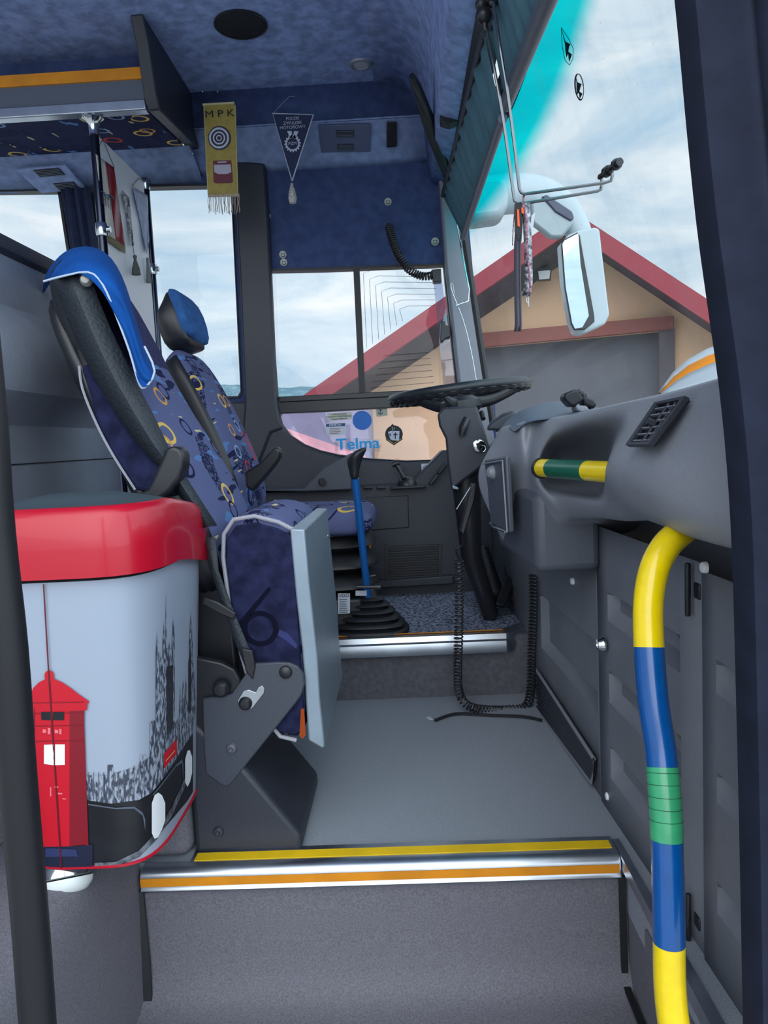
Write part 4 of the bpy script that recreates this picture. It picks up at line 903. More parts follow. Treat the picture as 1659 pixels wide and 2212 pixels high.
ln.build('fine_print', mat('rust_print', (150, 90, 80), .6), t)
t = tag(M().prism(pl([(812, 879), (836, 878), (837, 897), (818, 900), (813, 899)], D), (0, .001, 0)).build('anchor_sticker', mat('grey_foil_sticker', (140, 146, 140), .4), smooth=False), 'small grey square sticker with an anchor at the top of the lower window', 'sticker')
M().tube(pl([(822, 884), (822, 894)], D - .002), .0012, 5).tube(pl([(817, 890), (819, 894), (822, 895), (825, 894), (827, 890)], D - .002), .0012, 5).tube(pl([(819, 886), (825, 886)], D - .002), .001, 5).build('anchor_emblem', blackp, t)
t = tag(M().prism(circ(851, 938, 19, D, 32), (0, .001, 0)).prism(pl([(833, 950), (851, 962), (870, 949), (868, 945), (851, 955), (835, 946)], D - .001), (0, .001, 0)).prism(pl([(838, 928), (848, 915), (858, 928)], D - .0005), (0, .001, 0)).build('emblem_sticker', blackp, smooth=False), 'black round emblem sticker with two playing cards on the lower driver window', 'sticker')
M().prism(pl([(849, 931), (863, 931), (862, 952), (846, 951)], D - .003), (0, .0005, 0)).prism(pl([(838, 933), (848, 930), (848, 951), (843, 949)], D - .0025), (0, .0005, 0)).build('card_print', silverp, t, smooth=False)
M().prism(pl([(853, 934), (855, 934), (855, 948), (853, 948)], D - .0045), (0, .0004, 0)).prism(pl([(850, 938), (859, 937), (859, 939), (850, 940)], D - .0045), (0, .0004, 0)).prism(pl([(841, 937), (844, 936), (844, 942), (842, 942)], D - .0045), (0, .0004, 0)).build('plane_print', blackp, t, smooth=False)
text('21', 850, 926, D - .004, 6, silverp, t)
M().tube(pl([(836, 949), (851, 958.5), (867, 948)], D - .003), .0012, 5).build('scroll_line', mat('gold_print', (200, 170, 90), .5), t)
# ---- swing bin ----------------------------------------------------------------
BX, BY, HX, HY, CR, ZB = -.580, 1.375, .155, .210, .085, .138
TP = .038
def tp_(z): return TP * (1 - min(1, max(0, (z - ZB) / .5)))
def bin_ring(z, off=0, n=72, zfun=None):
    s_ = tp_(z)
    out = []
    for i in range(n):
        a = 2 * math.pi * i / n; c_, q_ = math.cos(a), math.sin(a)
        out.append(Vector((BX + math.copysign(abs(c_) ** .5, c_) * (HX - s_ + off), BY + math.copysign(abs(q_) ** .5, q_) * (HY - s_ + off), z)))
    return out
tb = thing('waste_bin', (BX, BY, ZB), 'tall swing lid bin with red rim printed with a London scene beside the steps', 'bin')
zs = [ZB + .51 * k / 12 for k in range(13)]
M().loft([bin_ring(ZB, -.01)] + [bin_ring(z) for z in zs]).build('body', binw, tb, ang=60)
M().tube(bin_ring(ZB + .003, .001), .003, 6, cyc=True).build('base_rim', redp, tb)
def lz(v, lo, hi):   # the rim dips towards the far side
    u = min(1, max(0, (v.y - 1.32) / .27)); return lo + (hi - lo) * u
band_o = bin_ring(.65, .014); nb = len(band_o)
def band(z_a, z_b, off): return [Vector((v.x, v.y, lz(v, z_a, z_b))) for v in bin_ring(.65, off)]
lid = M().loft([band(.655, .607, .004), band(.655, .607, .016), band(.70, .66, .017), band(.752, .712, .014), band(.766, .724, .006), band(.768, .727, -.004)], caps=False).build('lid_band', redp, tb, ang=60)
M().loft([band(.767, .727, -.003), band(.765, .727, -.012), band(.776, .742, -.05), band(.784, .752, -.10), band(.785, .754, -.14)]).build('swing_lid', lidm, tb, ang=60)
# prints wrap round the shell: find the shell point under a photo pixel
def on_bin(px, py, off=.0012):
    d = C2W @ Vector((px - 829.5, 1106 - py, -F)); best = None
    z = .4
    for it in range(3):
        s_ = tp_(z); lo = None
        t0, t1 = .9, 1.75
        for k in range(400):
            t = t0 + (t1 - t0) * k / 400; x = d.x * t / d.y; y = t
            u = abs((x - BX) / (HX - s_ + off)) ** 4 + abs((y - BY) / (HY - s_ + off)) ** 4
            if u <= 1: lo = t; break
        if lo is None:      # ray misses: take the nearest point of the flank
            lo = min((t0 + (t1 - t0) * k / 200 for k in range(200)), key=lambda t: abs((d.x * t / d.y - BX) / (HX - s_ + off)) ** 4 + abs((t - BY) / (HY - s_ + off)) ** 4)
        a, b_ = lo - (t1 - t0) / 400, lo
        for _ in range(12):
            m_ = (a + b_) / 2; u = abs((d.x * m_ / d.y - BX) / (HX - s_ + off)) ** 4 + abs((m_ - BY) / (HY - s_ + off)) ** 4
            if u <= 1: b_ = m_
            else: a = m_
        z = EYE.z + d.z * b_ / d.y
    # snap exactly on the shell
    x, y = d.x * b_ / d.y, b_
    z = max(z, ZB + .004)
    u = (abs((x - BX) / (HX - s_ + off)) ** 4 + abs((y - BY) / (HY - s_ + off)) ** 4) ** .25
    return Vector((BX + (x - BX) / u, BY + (y - BY) / u, z))
def decal(cols, nm, m_, off=.0012, step=5, ny=4):
    """print made of vertical columns (px, top, bottom)"""
    xs = []
    for (x0, a0_, b0_), (x1, a1_, b1_) in zip(cols, cols[1:]):
        k = max(1, int(abs(x1 - x0) / step))
        for i in range(k): u = i / k; xs.append((x0 + (x1 - x0) * u, a0_ + (a1_ - a0_) * u, b0_ + (b1_ - b0_) * u))
    xs.append(cols[-1])
    return [[on_bin(x, a_ + (b_ - a_) * j / ny, off) for x, a_, b_ in xs] for j in range(ny + 1)]
def put(nm, m_, *decs):
    q = M()
    for d_ in decs: q.grid(d_)
    return q.build(nm, m_, tb)
put('river_wall_print', blackscene, decal([(40, 1722, 1884), (185, 1726, 1884), (250, 1735, 1872), (300, 1727, 1838), (326, 1712, 1825), (350, 1683, 1795), (380, 1638, 1760), (405, 1594, 1730), (417, 1578, 1710)], 'a', 0, .0008))
put('terrace_print', gothic, decal([(176, 1676, 1727), (240, 1672, 1736), (300, 1655, 1728), (328, 1630, 1712), (350, 1596, 1684), (380, 1560, 1640), (418, 1500, 1580)], 'a', 0, .0010, ny=6),
    decal([(232, 1652, 1676), (244, 1652, 1676)], 'a', 0, .001), decal([(302, 1630, 1660), (314, 1630, 1656)], 'a', 0, .001))
gp = [decal([(337, 1425, 1640), (352, 1420, 1620), (354, 1400, 1600), (378, 1400, 1572)], 'a', 0, .0016, ny=8), decal([(324, 1560, 1660), (334, 1556, 1660), (337, 1560, 1650)], 'a', 0, .0016)]
for x, t_, w in ((340, 1362, 6), (355, 1340, 6), (375, 1334, 6), (359, 1280, 1.6), (366, 1385, 8), (346, 1405, 5)): gp.append(decal([(x - w / 2, t_ + 50, 1440), (x, t_, 1440), (x + w / 2, t_ + 50, 1440)], 'a', 0, .0016, step=20))
for x, t_, w, bt_ in ((413, 1322, 7, 1560), (396, 1465, 5, 1600), (402, 1455, 5, 1590), (390, 1480, 4, 1600), (418, 1430, 8, 1560)): gp.append(decal([(x - w / 2, t_ + 60, bt_), (x, t_, bt_ - 4), (x + w / 2, t_ + 60, bt_ - 8)], 'a', 0, .0016, step=20))
put('gothic_tower_print', gothic, *gp)
put('tower_shade_print', mat('dark_tower_print', (40, 42, 50), .45, var=.5, vs=160), decal([(360, 1440, 1590), (374, 1436, 1572)], 'a', 0, .0020), decal([(408, 1430, 1540), (413, 1400, 1535)], 'a', 0, .002))
put('railing_print', greyprint, *[decal([(x, 1668 - max(0, x - 260) * .5 - max(0, x - 320) * .8, 1728 - max(0, x - 290) * 1.0), (x + 1.5, 1668 - max(0, x - 260) * .5 - max(0, x - 320) * .8, 1728 - max(0, x - 290) * 1.0)], 'a', 0, .0022, step=20, ny=2) for x in range(190, 330, 11)])
put('river_print', mat('grey_river_print', (120, 124, 134), .4, var=.5, vs=60, col2=(40, 42, 52)), decal([(204, 1864, 1883), (250, 1862, 1874), (300, 1838, 1852), (340, 1795, 1812), (370, 1745, 1765), (412, 1655, 1672)], 'a', 0, .0016))
put('arched_window_print', white, decal([(328, 1735, 1800), (334, 1718, 1812), (342, 1712, 1808), (350, 1718, 1792), (357, 1735, 1772)], 'a', 0, .0022, step=4))
put('arched_window_print', white, decal([(400, 1640, 1690), (405, 1622, 1700), (410, 1620, 1690), (415, 1635, 1670)], 'a', 0, .0022, step=4))
put('red_board_print', postr, decal([(354, 1628, 1660), (382, 1596, 1628)], 'a', 0, .0026))
put('board_line_print', mat('pale_gold_line', (226, 190, 120), .5), decal([(358, 1643, 1645), (378, 1620, 1622)], 'a', 0, .003))
put('bridge_arch_print', greyprint, decal([(190, 1736, 1739), (250, 1745, 1748), (290, 1742, 1747), (308, 1755, 1762), (314, 1770, 1795)], 'a', 0, .002), decal([(330, 1716, 1720), (356, 1684, 1688), (380, 1652, 1656), (393, 1640, 1648), (396, 1652, 1690)], 'a', 0, .002))
# red post box
put('postbox_print', postr, decal([(70, 1528, 1830), (155, 1524, 1828)], 'a', 0, .003, ny=6), decal([(62, 1506, 1520), (72, 1486, 1522), (84, 1474, 1522), (98, 1467, 1522), (118, 1467, 1522), (134, 1474, 1520), (152, 1486, 1519), (170, 1500, 1518), (192, 1515, 1519)], 'a', 0, .003), decal([(62, 1518, 1538), (150, 1515, 1536), (188, 1518, 1534)], 'a', 0, .0034), decal([(96, 1457, 1464), (98, 1452, 1469), (102, 1449, 1472), (106, 1448, 1473), (110, 1449, 1472), (114, 1452, 1469), (116, 1457, 1464)], 'a', 0, .0036, step=9))
put('postbox_flank_print', postr_d, decal([(150, 1532, 1828), (182, 1534, 1825)], 'a', 0, .0031, ny=6), decal([(182, 1566, 1825), (191, 1824, 1827)], 'a', 0, .003))
put('postbox_moulding_print', postr_d, *[decal([(66, y, y + 2), (181, y - 2, y)], 'a', 0, .0038) for y in (1541, 1568, 1601, 1518)], *[decal([(73, 1529, 1830), (75, 1529, 1830)], 'a', 0, .0036)])
put('postbox_seam_print', mat('dark_red_line', (92, 8, 26), .45), decal([(93, 1262, 1262.5), (93.1, 1262, 1262.5)], 'a', 0, .004) if False else [[on_bin(x0 + (x1 - x0) * u + w, y0 + (y1 - y0) * u, .0042) for w in (-1.6, 1.6)] for (x0, y0, x1, y1) in ((94, 1262, 106, 1470), (106, 1470, 133, 1884)) for u in [k / 10 for k in range(11)]])
put('postbox_slot_print', blackp, decal([(89, 1538, 1555), (110, 1538, 1556)], 'a', 0, .0042), decal([(114, 1538, 1556), (138, 1538, 1556)], 'a', 0, .0042))
put('postbox_notice_print', white, decal([(95, 1609, 1650), (116, 1608, 1653)], 'a', 0, .0042), decal([(119, 1608, 1653), (140, 1608, 1652)], 'a', 0, .0042))
put('postbox_crest_print', mat('pale_red_print', (226, 110, 120), .45), *[decal([(x, y, y + h), (x + w, y + 1, y + h)], 'a', 0, .0042) for x, y, w, h in ((92, 1575, 8, 8), (103, 1572, 6, 14), (118, 1576, 8, 8), (128, 1574, 5, 12), (108, 1700, 3, 20), (118, 1698, 8, 4), (125, 1712, 10, 4), (135, 1724, 8, 3))])
put('postbox_base_print', mat('navy_print', (22, 28, 52), .45), decal([(80, 1828, 1886), (160, 1828, 1884), (200, 1824, 1882)], 'a', 0, .0028))
put('postbox_plinth_print', mat('slate_blue_print', (42, 50, 92), .45), decal([(98, 1834, 1852), (104, 1832, 1851), (164, 1835, 1850), (168, 1850, 1852)], 'a', 0, .0036))
# ---- step lamp beneath the bin
c = P(142, 1880, 1.24)
t = thing('step_lamp', c, 'clear ribbed dome light under the waste bin', 'lamp')
wy = (-1, 0, 0)
M().lathe([(.036, -.02), (.047, .0), (.047, .010), (.044, .012)], c, (.15, -.45, -.88), 32).build('bezel', chrome, t)
M().lathe([(.046, .014), (.044, .024), (.036, .034), (.022, .041), (0, .043)], c, (.15, -.45, -.88), 32).build('lens', lensm, t)

# ---- dashboard ----------------------------------------------------------------
da = thing('dashboard', P(1300, 1000, 1.3), 'long dark grey moulded dashboard running beneath the windscreen to the door', 'dashboard')
G = [  # columns far -> near: top, lip, recess rim, inner, lower inner, lower rim, ridge, bottom
 [(1083, 921, 2.0), (1078, 930, 1.99), (1066, 949, 1.98), (1045, 985, 1.97), (1026, 1020, 1.95), (1030, 1060, 1.94), (1055, 1110, 1.92), (1091, 1191, 1.9)],
 [(1125, 911, 1.78), (1122, 920, 1.76), (1120, 942, 1.75), (1121, 975, 1.745), (1124, 1010, 1.745), (1128, 1050, 1.745), (1133, 1090, 1.745), (1142, 1170, 1.76)],
 [(1134, 908, 1.75), (1131, 918, 1.735), (1130, 940, 1.725), (1132, 975, 1.72), (1136, 1010, 1.71), (1140, 1050, 1.71), (1145, 1090, 1.71), (1152, 1170, 1.73)],
 [(1165, 905, 1.76), (1158, 918, 1.77), (1150, 945, 1.77), (1145, 985, 1.72), (1146, 1020, 1.69), (1148, 1055, 1.69), (1156, 1090, 1.69), (1170, 1165, 1.70)],
 [(1205, 900, 1.57), (1199, 911, 1.56), (1176, 946, 1.585), (1158, 985, 1.60), (1152, 1015, 1.60), (1160, 1052, 1.60), (1186, 1082, 1.585), (1215, 1125, 1.60)],
 [(1214, 899, 1.55), (1210, 911, 1.545), (1188, 946, 1.57), (1172, 980, 1.60), (1164, 1012, 1.61), (1172, 1048, 1.61), (1196, 1082, 1.57), (1222, 1123, 1.58)],
 [(1225, 897, 1.52), (1222, 909, 1.52), (1204, 942, 1.55), (1200, 965, 1.84), (1186, 1030, 1.84), (1192, 1058, 1.64), (1212, 1080, 1.54), (1235, 1120, 1.56)],
 [(1270, 886, 1.40), (1268, 898, 1.40), (1258, 922, 1.41), (1258, 945, 1.80), (1258, 1050, 1.78), (1260, 1066, 1.50), (1272, 1080, 1.39), (1290, 1118, 1.42)],
 [(1330, 872, 1.26), (1330, 884, 1.26), (1335, 917, 1.25), (1325, 942, 1.66), (1318, 1052, 1.62), (1300, 1074, 1.42), (1316, 1090, 1.29), (1340, 1128, 1.31)],
 [(1362, 865, 1.20), (1362, 878, 1.20), (1354, 920, 1.19), (1330, 955, 1.27), (1308, 1000, 1.27), (1305, 1044, 1.25), (1336, 1082, 1.19), (1375, 1122, 1.22)],
 [(1385, 860, 1.17), (1382, 872, 1.165), (1364, 926, 1.155), (1338, 965, 1.18), (1314, 1000, 1.185), (1310, 1042, 1.17), (1352, 1085, 1.12), (1398, 1125, 1.14)],
 [(1429, 850, 1.10), (1425, 864, 1.09), (1405, 915, 1.08), (1385, 965, 1.075), (1367, 1005, 1.07), (1364, 1045, 1.065), (1395, 1095, 1.06), (1432, 1140, 1.07)],
 [(1440, 847, 1.09), (1437, 861, 1.08), (1417, 914, 1.07), (1398, 965, 1.06), (1382, 1005, 1.05), (1380, 1048, 1.045), (1408, 1097, 1.045), (1442, 1143, 1.05)],
 [(1500, 831, 1.01), (1497, 846, 1.0), (1480, 900, .99), (1460, 960, .985), (1440, 1010, .98), (1440, 1060, .98), (1450, 1110, .98), (1474, 1160, 1.0)],
 [(1578, 807, .93), (1576, 825, .925), (1570, 890, .915), (1565, 960, .91), (1560, 1030, .91), (1565, 1090, .91), (1568, 1140, .91), (1578, 1188, .93)],
 [(1660, 786, .86), (1660, 805, .855), (1660, 880, .85), (1660, 960, .85), (1660, 1030, .85), (1665, 1100, .85), (1670, 1160, .85), (1680, 1215, .87)]]
rows = []
for i, col in enumerate(G):
    pts = [P(*q) for q in col]
    top0 = pts[0] + Vector((.30, 0, -.03)); top1 = pts[0] + Vector((.05, 0, .004)); b1 = pts[-1] + Vector((.02, 0, .0)); b2 = pts[-1] + Vector((.22, 0, .01))
    rows.append([top0, top1] + pts + [b1, b2])
M().grid(rows).build('pad', plastic, da, sub=2, solid=.004)
# sharp-edged binnacle side and knee panel below it
bx0 = P(1160, 1240, 1.62); bx1 = P(1250, 1110, 1.62)
xa = P(1105, 1200, 1.95).x
M().prism([Vector((bx0.x, 1.62, bx0.z)), Vector((bx1.x + .05, 1.62, bx0.z)), Vector((bx1.x + .05, 1.62, bx1.z + .05)), Vector((bx0.x, 1.62, bx1.z + .05))], (-.045, .33, .02)).build('knee_box', midg, da, bevel=.02, bseg=3)  # darker grey here paints in the shadow beneath the dash
# hatch with latch and metal edge
def hq(u, v, o=.012):
    o += .014
    q = [P(1070, 992, 1.91), P(1119, 984, 1.71), P(1128, 1148, 1.71), P(1084, 1130, 1.91)]
    p = (q[0] * (1 - u) + q[1] * u) * (1 - v) + (q[3] * (1 - u) + q[2] * u) * v
    return p + Vector((-o, -o * .4, 0))
M().prism([hq(0, 0, .004), hq(1, 0, .004), hq(1, 1, .004), hq(0, 1, .004)], (-.012, -.005, 0)).build('glovebox_door', midg, da, bevel=.004)
M().tube([hq(0, .06, .02), hq(.93, .05, .02), hq(.95, 1, .02)], .0022, 6).build('door_seam', plastic, da)
M().lathe([(.0, .02), (.01, .018), (.017, .008), (.018, 0)][::-1], hq(.42, .2, .014), (-1, -.4, 0), 16).build('door_catch', plastic, da)
M().tube([hq(.05, .98, .02), hq(.18, .97, .021), hq(.22, 1.01, .022), hq(.9, 1.0, .022)], .003, 6).build('door_edge', alu, da)
# vent near the door
vq = [(1424, 873, 1.07), (1491, 860, .985), (1410, 966, 1.0), (1360, 966, 1.09)]
vq = [P(x, y, D_ - .006) for x, y, D_ in vq]
bl = lambda u, v: (vq[0] * (1 - u) + vq[1] * u) * (1 - v) + (vq[3] * (1 - u) + vq[2] * u) * v
nr = (vq[1] - vq[0]).cross(vq[3] - vq[0]).normalized(); nr = nr if nr.x < 0 else -nr
M().holed([bl(0, 0), bl(1, 0), bl(1, 1), bl(0, 1)], [[bl(.12, .07), bl(.9, .07), bl(.9, .93), bl(.12, .93)]], nr * .008).build('vent_frame', plastic_d, da, bevel=.001)
M().prism([bl(.03, .03), bl(.97, .03), bl(.97, .97), bl(.03, .97)], nr * -.004).build('vent_recess', black, da)
for k in range(6):
    v = .14 + k * .145; M().prism([bl(.1, v), bl(.9, v), bl(.9, v + .025), bl(.1, v + .025)], nr * .005).build('vent_louvre', plastic, da)
M().tube([bl(.5, .07) + nr * .004, bl(.55, .93) + nr * .004], .002, 6).tube([bl(.72, .07) + nr * .004, bl(.75, .93) + nr * .004], .0015, 6).lathe([(.0, .012), (.005, .01), (.006, 0)][::-1], bl(.5, .52) + nr * .004, nr, 12).build('vent_vane', plastic_d, da)
# grab handle in the recess: yellow with a green tape sleeve
t = thing('grab_handle', P(1240, 1020, 1.4), 'short horizontal grab handle in the dashboard recess, green tape between yellow ends', 'handle')
h0, h1 = P(1172, 1011, 1.57), P(1322, 1020, 1.30)
for u0, u1, nm, m_ in ((0, .16, 'yellow_end', pyel), (.16, .70, 'green_sleeve', pgrn_d), (.70, 1.06, 'yellow_end', pyel)):
    M().tube([h0.lerp(h1, u0), h0.lerp(h1, u1)], .0192 if nm[0] == 'y' else .0198, 20).build(nm, m_, t)
M().tube([h0, h0.lerp(h1, -.03)], .0225, 20).build('end_collar', black, t)
# instrument binnacle humps
bn = M()
hump = [[(1088, 925, 2.0), (1110, 893, 2.0), (1150, 872, 2.0), (1190, 860, 2.0), (1235, 858, 2.0), (1280, 872, 2.0), (1315, 885, 2.0)],
        [(1100, 926, 1.84), (1125, 903, 1.84), (1160, 893, 1.84), (1200, 888, 1.82), (1245, 884, 1.78), (1290, 886, 1.7), (1320, 892, 1.66)],
        [(1110, 940, 1.74), (1132, 914, 1.74), (1165, 908, 1.68), (1207, 905, 1.6), (1250, 896, 1.5), (1295, 892, 1.42), (1325, 885, 1.38)]]
hump = [[P(*q) + Vector((0, .28, 0)) - Vector((0, 0, .02)) for q in hump[0]]] + [[P(*q) for q in r_] for r_ in hump]
M().grid(hump).build('binnacle', mat('blue_grey_dash_top', (74, 88, 106), .45, bump=.3, bs=380), da, sub=2, solid=.004)
M().loft([[P(x, y, 2.15) for x, y in ((1050, 930), (1062, 912), (1085, 897), (1112, 888), (1116, 930))], [P(x, y, 2.3) for x, y in ((1050, 925), (1062, 908), (1085, 893), (1112, 886), (1116, 930))]]).build('binnacle_hood', plastic_d, da, bevel=.008)
# ---- phone cradle and cloth on top of the dash
t = thing('phone_cradle', P(1255, 865, 1.62), 'black clip phone cradle standing on top of the dashboard', 'phone cradle')
M().prism(pl([(1220, 850), (1246, 839), (1266, 862), (1240, 879), (1232, 876), (1219, 862)], 1.60), (0, .05, 0)).build('clamp', black, t, bevel=.005)
M().prism(pl([(1258, 852), (1284, 862), (1291, 872), (1284, 884), (1262, 874)], 1.60), (0, .05, 0)).build('jaw', black, t, bevel=.005)
M().prism(pl([(1244, 875), (1268, 876), (1276, 888), (1256, 892), (1246, 886)], 1.60), (0, .05, 0)).build('foot', plastic, t, bevel=.004)
for k in range(3): M().tube([P(1250 + k * 7, 844 + k * 5, 1.6), P(1252 + k * 7, 848 + k * 5, 1.65)], .004, 6).build('tooth', black, t)
t = thing('folded_cloth', P(1520, 810, 1.08), 'pale cloth with an orange band lying on the dashboard by the door', 'cloth')
ed = [(1425, 848), (1440, 832), (1458, 812), (1490, 788), (1530, 768), (1575, 752), (1640, 738)]
lo_ = [(1430, 852), (1450, 848), (1470, 842), (1500, 834), (1540, 822), (1580, 812), (1640, 795)]
def crow(u): return [P(a[0] + (b_[0] - a[0]) * u, a[1] + (b_[1] - a[1]) * u, 1.12 + .09 * (1 - u) + .0 * i) for i, (a, b_) in enumerate(zip(ed, lo_))]
M().grid([[v + Vector((.02, .08, -.03)) for v in crow(0)], crow(0), crow(.2), crow(.36)]).build('orange_band', orangecl, t, solid=.002)
M().grid([crow(.36), crow(.6), crow(.85), crow(1.05)]).build('pale_band', whitecl, t, solid=.002)
M().grid([[v + Vector((.05, .10, -.02)) for v in crow(-.35)], crow(-.25), crow(0.02)]).build('pale_fold', whitecl, t, solid=.002)
# ---- steering wheel and column
Dw = 2.6; wc = P(992, 846, Dw); wr = .234
sw = thing('steering_wheel', wc, 'large black steering wheel tilted almost level above the column', 'steering wheel')
tilt = R(4.6); ux = Vector((math.cos(tilt), 0, math.sin(tilt))); uy = Vector((0, 1, 0)).lerp(Vector((0, 1, 0)), 1); up_ = ux.cross(uy)
M().tube([wc + ux * math.cos(a) * wr + uy * math.sin(a) * wr for a in [2 * math.pi * k / 72 for k in range(72)]], [.0165 for k in range(72)], 12, cyc=True).build('rim', mat('black_wheel_rim', (34, 38, 44), .35, bump=.2, bs=400), sw)
rg = [wc + ux * math.cos(a) * wr + uy * math.sin(a) * wr - up_ * .010 for a in [2 * math.pi * k / 144 for k in range(144)]]
M().tube(rg, [.0115 + .003 * (k % 4 < 2) for k in range(144)], 8, cyc=True).build('finger_grips', black, sw)
hub = wc - up_ * .045
for a in (R(10), R(130), R(250)):
    d_ = ux * math.cos(a) + uy * math.sin(a)
    M().tube(smooth_path([hub + d_ * .04, hub + d_ * .12 + up_ * .005, wc + d_ * (wr - .005) - up_ * .004], 4), [.022, .021, .020, .019, .018, .016, .015, .013, .012], 10, flat=.45).build('spoke', black, sw)
M().lathe([(0, .03), (.045, .028), (.068, .012), (.074, -.012), (.060, -.028), (.045, -.04), (0, -.04)], hub, up_, 28).build('hub', black, sw)
t = thing('steering_column', P(1005, 1000, 2.45), 'charcoal steering column shroud with stalks and ignition key under the wheel', 'steering column')
M().loft([pl([(958, 880), (1030, 876), (1044, 918), (1056, 960), (1060, 985), (1040, 1010), (1000, 1040), (975, 1060), (966, 1000), (962, 948), (948, 920), (944, 895)], 2.39), pl([(962, 880), (1028, 877), (1040, 918), (1050, 960), (1050, 985), (1035, 1010), (1000, 1040), (980, 1060), (972, 1000), (968, 948), (956, 920), (952, 895)], 2.55)]).build('shroud', plastic_d, t, bevel=.008)
M().tube([P(1003, 980, 2.47), P(1010, 1080, 2.47), P(1018, 1200, 2.5), P(1060, 1330, 2.56)], [.05, .045, .035, .028], 14).build('shaft_cover', black, t)
M().tube([P(1008, 905, 2.39), P(1000, 925, 2.37), P(998, 940, 2.37)], [.012, .014, .010], 12).build('stalk', black, t)
M().tube([P(1040, 890, 2.42), P(1044, 905, 2.4)], .008, 10).build('stalk', black, t)
M().lathe([(.020, 0), (.020, .006), (.014, .009), (.006, .009), (0, .009)], P(1034, 963, 2.385), (0, -1, 0), 20).build('ignition_lock', chrome, t)
M().prism(pl([(1028, 958), (1036, 956), (1038, 966), (1032, 970)], 2.37), (0, .006, 0)).tube(circ(1042, 969, 7, 2.36, 14), .0012, 5, cyc=True).build('key', chrome, t)
M().prism(pl([(977, 1048), (990, 1053), (991, 1058), (978, 1056)], 2.38), (0, .02, 0)).build('column_lever', alu_p, t, bevel=.002)
# ---- pedals
for k, (x, y, lab) in enumerate(((1050, 1270, 'black rubber bellows pedal nearest the steering column'), (1108, 1275, 'black rubber bellows pedal closest to the front wall'))):
    t = thing('foot_pedal', P(x, y, 2.7), lab, 'pedal')
    a_, b_ = P(x + 18, y + 25, 2.62), P(x - 10, y - 85, 2.86); rr = []
    pts = [a_.lerp(b_, i / 20) for i in range(21)]
    M().tube(pts, [.035 - .015 * i / 20 + (.008 if i % 2 else 0) for i in range(21)], 14).build('bellows', rubber, t, ang=80)
    M().prism([P(x + 20, y + 40, 2.56), P(x + 40, y + 44, 2.56), P(x + 62, y - 10, 2.66), P(x + 44, y - 24, 2.66)], (0, -.012, .012)).build('tread_plate', rubber, t, bevel=.003)
# ---- hand microphone with long coiled lead
t = thing('hand_microphone', P(1012, 1100, 2.2), 'slim black hand microphone clipped beside the dashboard', 'microphone')
M().prism(pl([(1019, 1044), (1030, 1046), (1026, 1080), (1003, 1156), (993, 1148), (1008, 1088)], 2.1), (0, .03, 0)).build('body', black, t, bevel=.004)
M().tube([P(1016, 1052, 2.09), P(986, 1100, 2.09)], .0018, 6).build('clip_wire', chrome, t)
t = thing('coiled_lead', P(990, 1400, 2.2), 'long black coiled lead looping down onto the gangway floor and back up', 'cable')
coil([P(992, 1206, 2.16), P(992, 1300, 2.17), P(990, 1400, 2.18), P(989, 1470, 2.2), P(995, 1505, 2.22), P(1015, 1526, 2.22), P(1050, 1533, 2.24), P(1100, 1533, 2.26), P(1135, 1526, 2.26), P(1146, 1490, 2.25), P(1149, 1400, 2.24), P(1152, 1310, 2.22), P(1151, 1240, 2.2)], .0125, .0115, .0026, 0, 0).build('coil', black, t)
M().tube(smooth_path([P(998, 1152, 2.12), P(1000, 1175, 2.14), P(985, 1190, 2.15), P(992, 1206, 2.16)], 4), .0028, 6).build('lead_end', black, t)
M().tube(smooth_path([PZ(940, 1556, .006), PZ(985, 1542, .006), PZ(1060, 1545, .006), PZ(1130, 1548, .006), PZ(1170, 1556, .006)], 4), .005, 6).build('floor_lead', black, t)
# ---- striped handrail by the door
hp = smooth_path([P(1500, 1128, 1.10), P(1475, 1146, 1.06), P(1440, 1178, 1.03), P(1414, 1228, 1.01), P(1401, 1300, 1.0), P(1402, 1398, .985), P(1412, 1520, .965), P(1427, 1620, .95), P(1436, 1720, .93), P(1441, 1830, .915), P(1445, 2000, .90), P(1447, 2130, .895), P(1458, 2230, .89), P(1478, 2330, .885), P(1500, 2420, .88)], 8)
hr = thing('door_handrail', P(1445, 2000, .9), 'curved tubular handrail with yellow, blue and green lacquer bands by the door', 'handrail')
def seg_at(py):  # path parameter where the rail crosses a given height in the picture's frame
    tz = P(1440, py, .93).z
    return min(range(len(hp)), key=lambda i: abs(hp[i].z - tz))
cuts = [0, min(range(len(hp)), key=lambda i: (hp[i] - P(1404, 1403, .984)).length), min(range(len(hp)), key=lambda i: (hp[i] - P(1431, 1655, .942)).length), min(range(len(hp)), key=lambda i: (hp[i] - P(1441, 1822, .915)).length), min(range(len(hp)), key=lambda i: (hp[i] - P(1446, 2040, .898)).length), len(hp) - 1]
for (a, b_), nm, m_ in zip(zip(cuts, cuts[1:]), ('yellow_band', 'blue_band', 'green_tape_band', 'blue_band', 'yellow_band'), (pyel, pblu, pgrn, pblu, pyel)):
    M().tube(hp[a:b_ + 1], .0200 if nm[0] != 'g' else .0206, 24).build(nm, m_, hr)
for k in range(5):
    i = cuts[2] + 1 + int((cuts[3] - cuts[2] - 1) * k / 5); p = hp[i]; d_ = (hp[i + 1] - hp[i]).normalized(); n_ = d_.orthogonal().normalized(); b_ = d_.cross(n_)
    M().tube([p + (n_ * math.cos(a) + b_ * math.sin(a)) * .0207 for a in [2 * math.pi * j / 32 for j in range(32)]], .0004, 4, cyc=True).build('tape_edge', mat('tape_edge', (22, 80, 60), .5), hr)
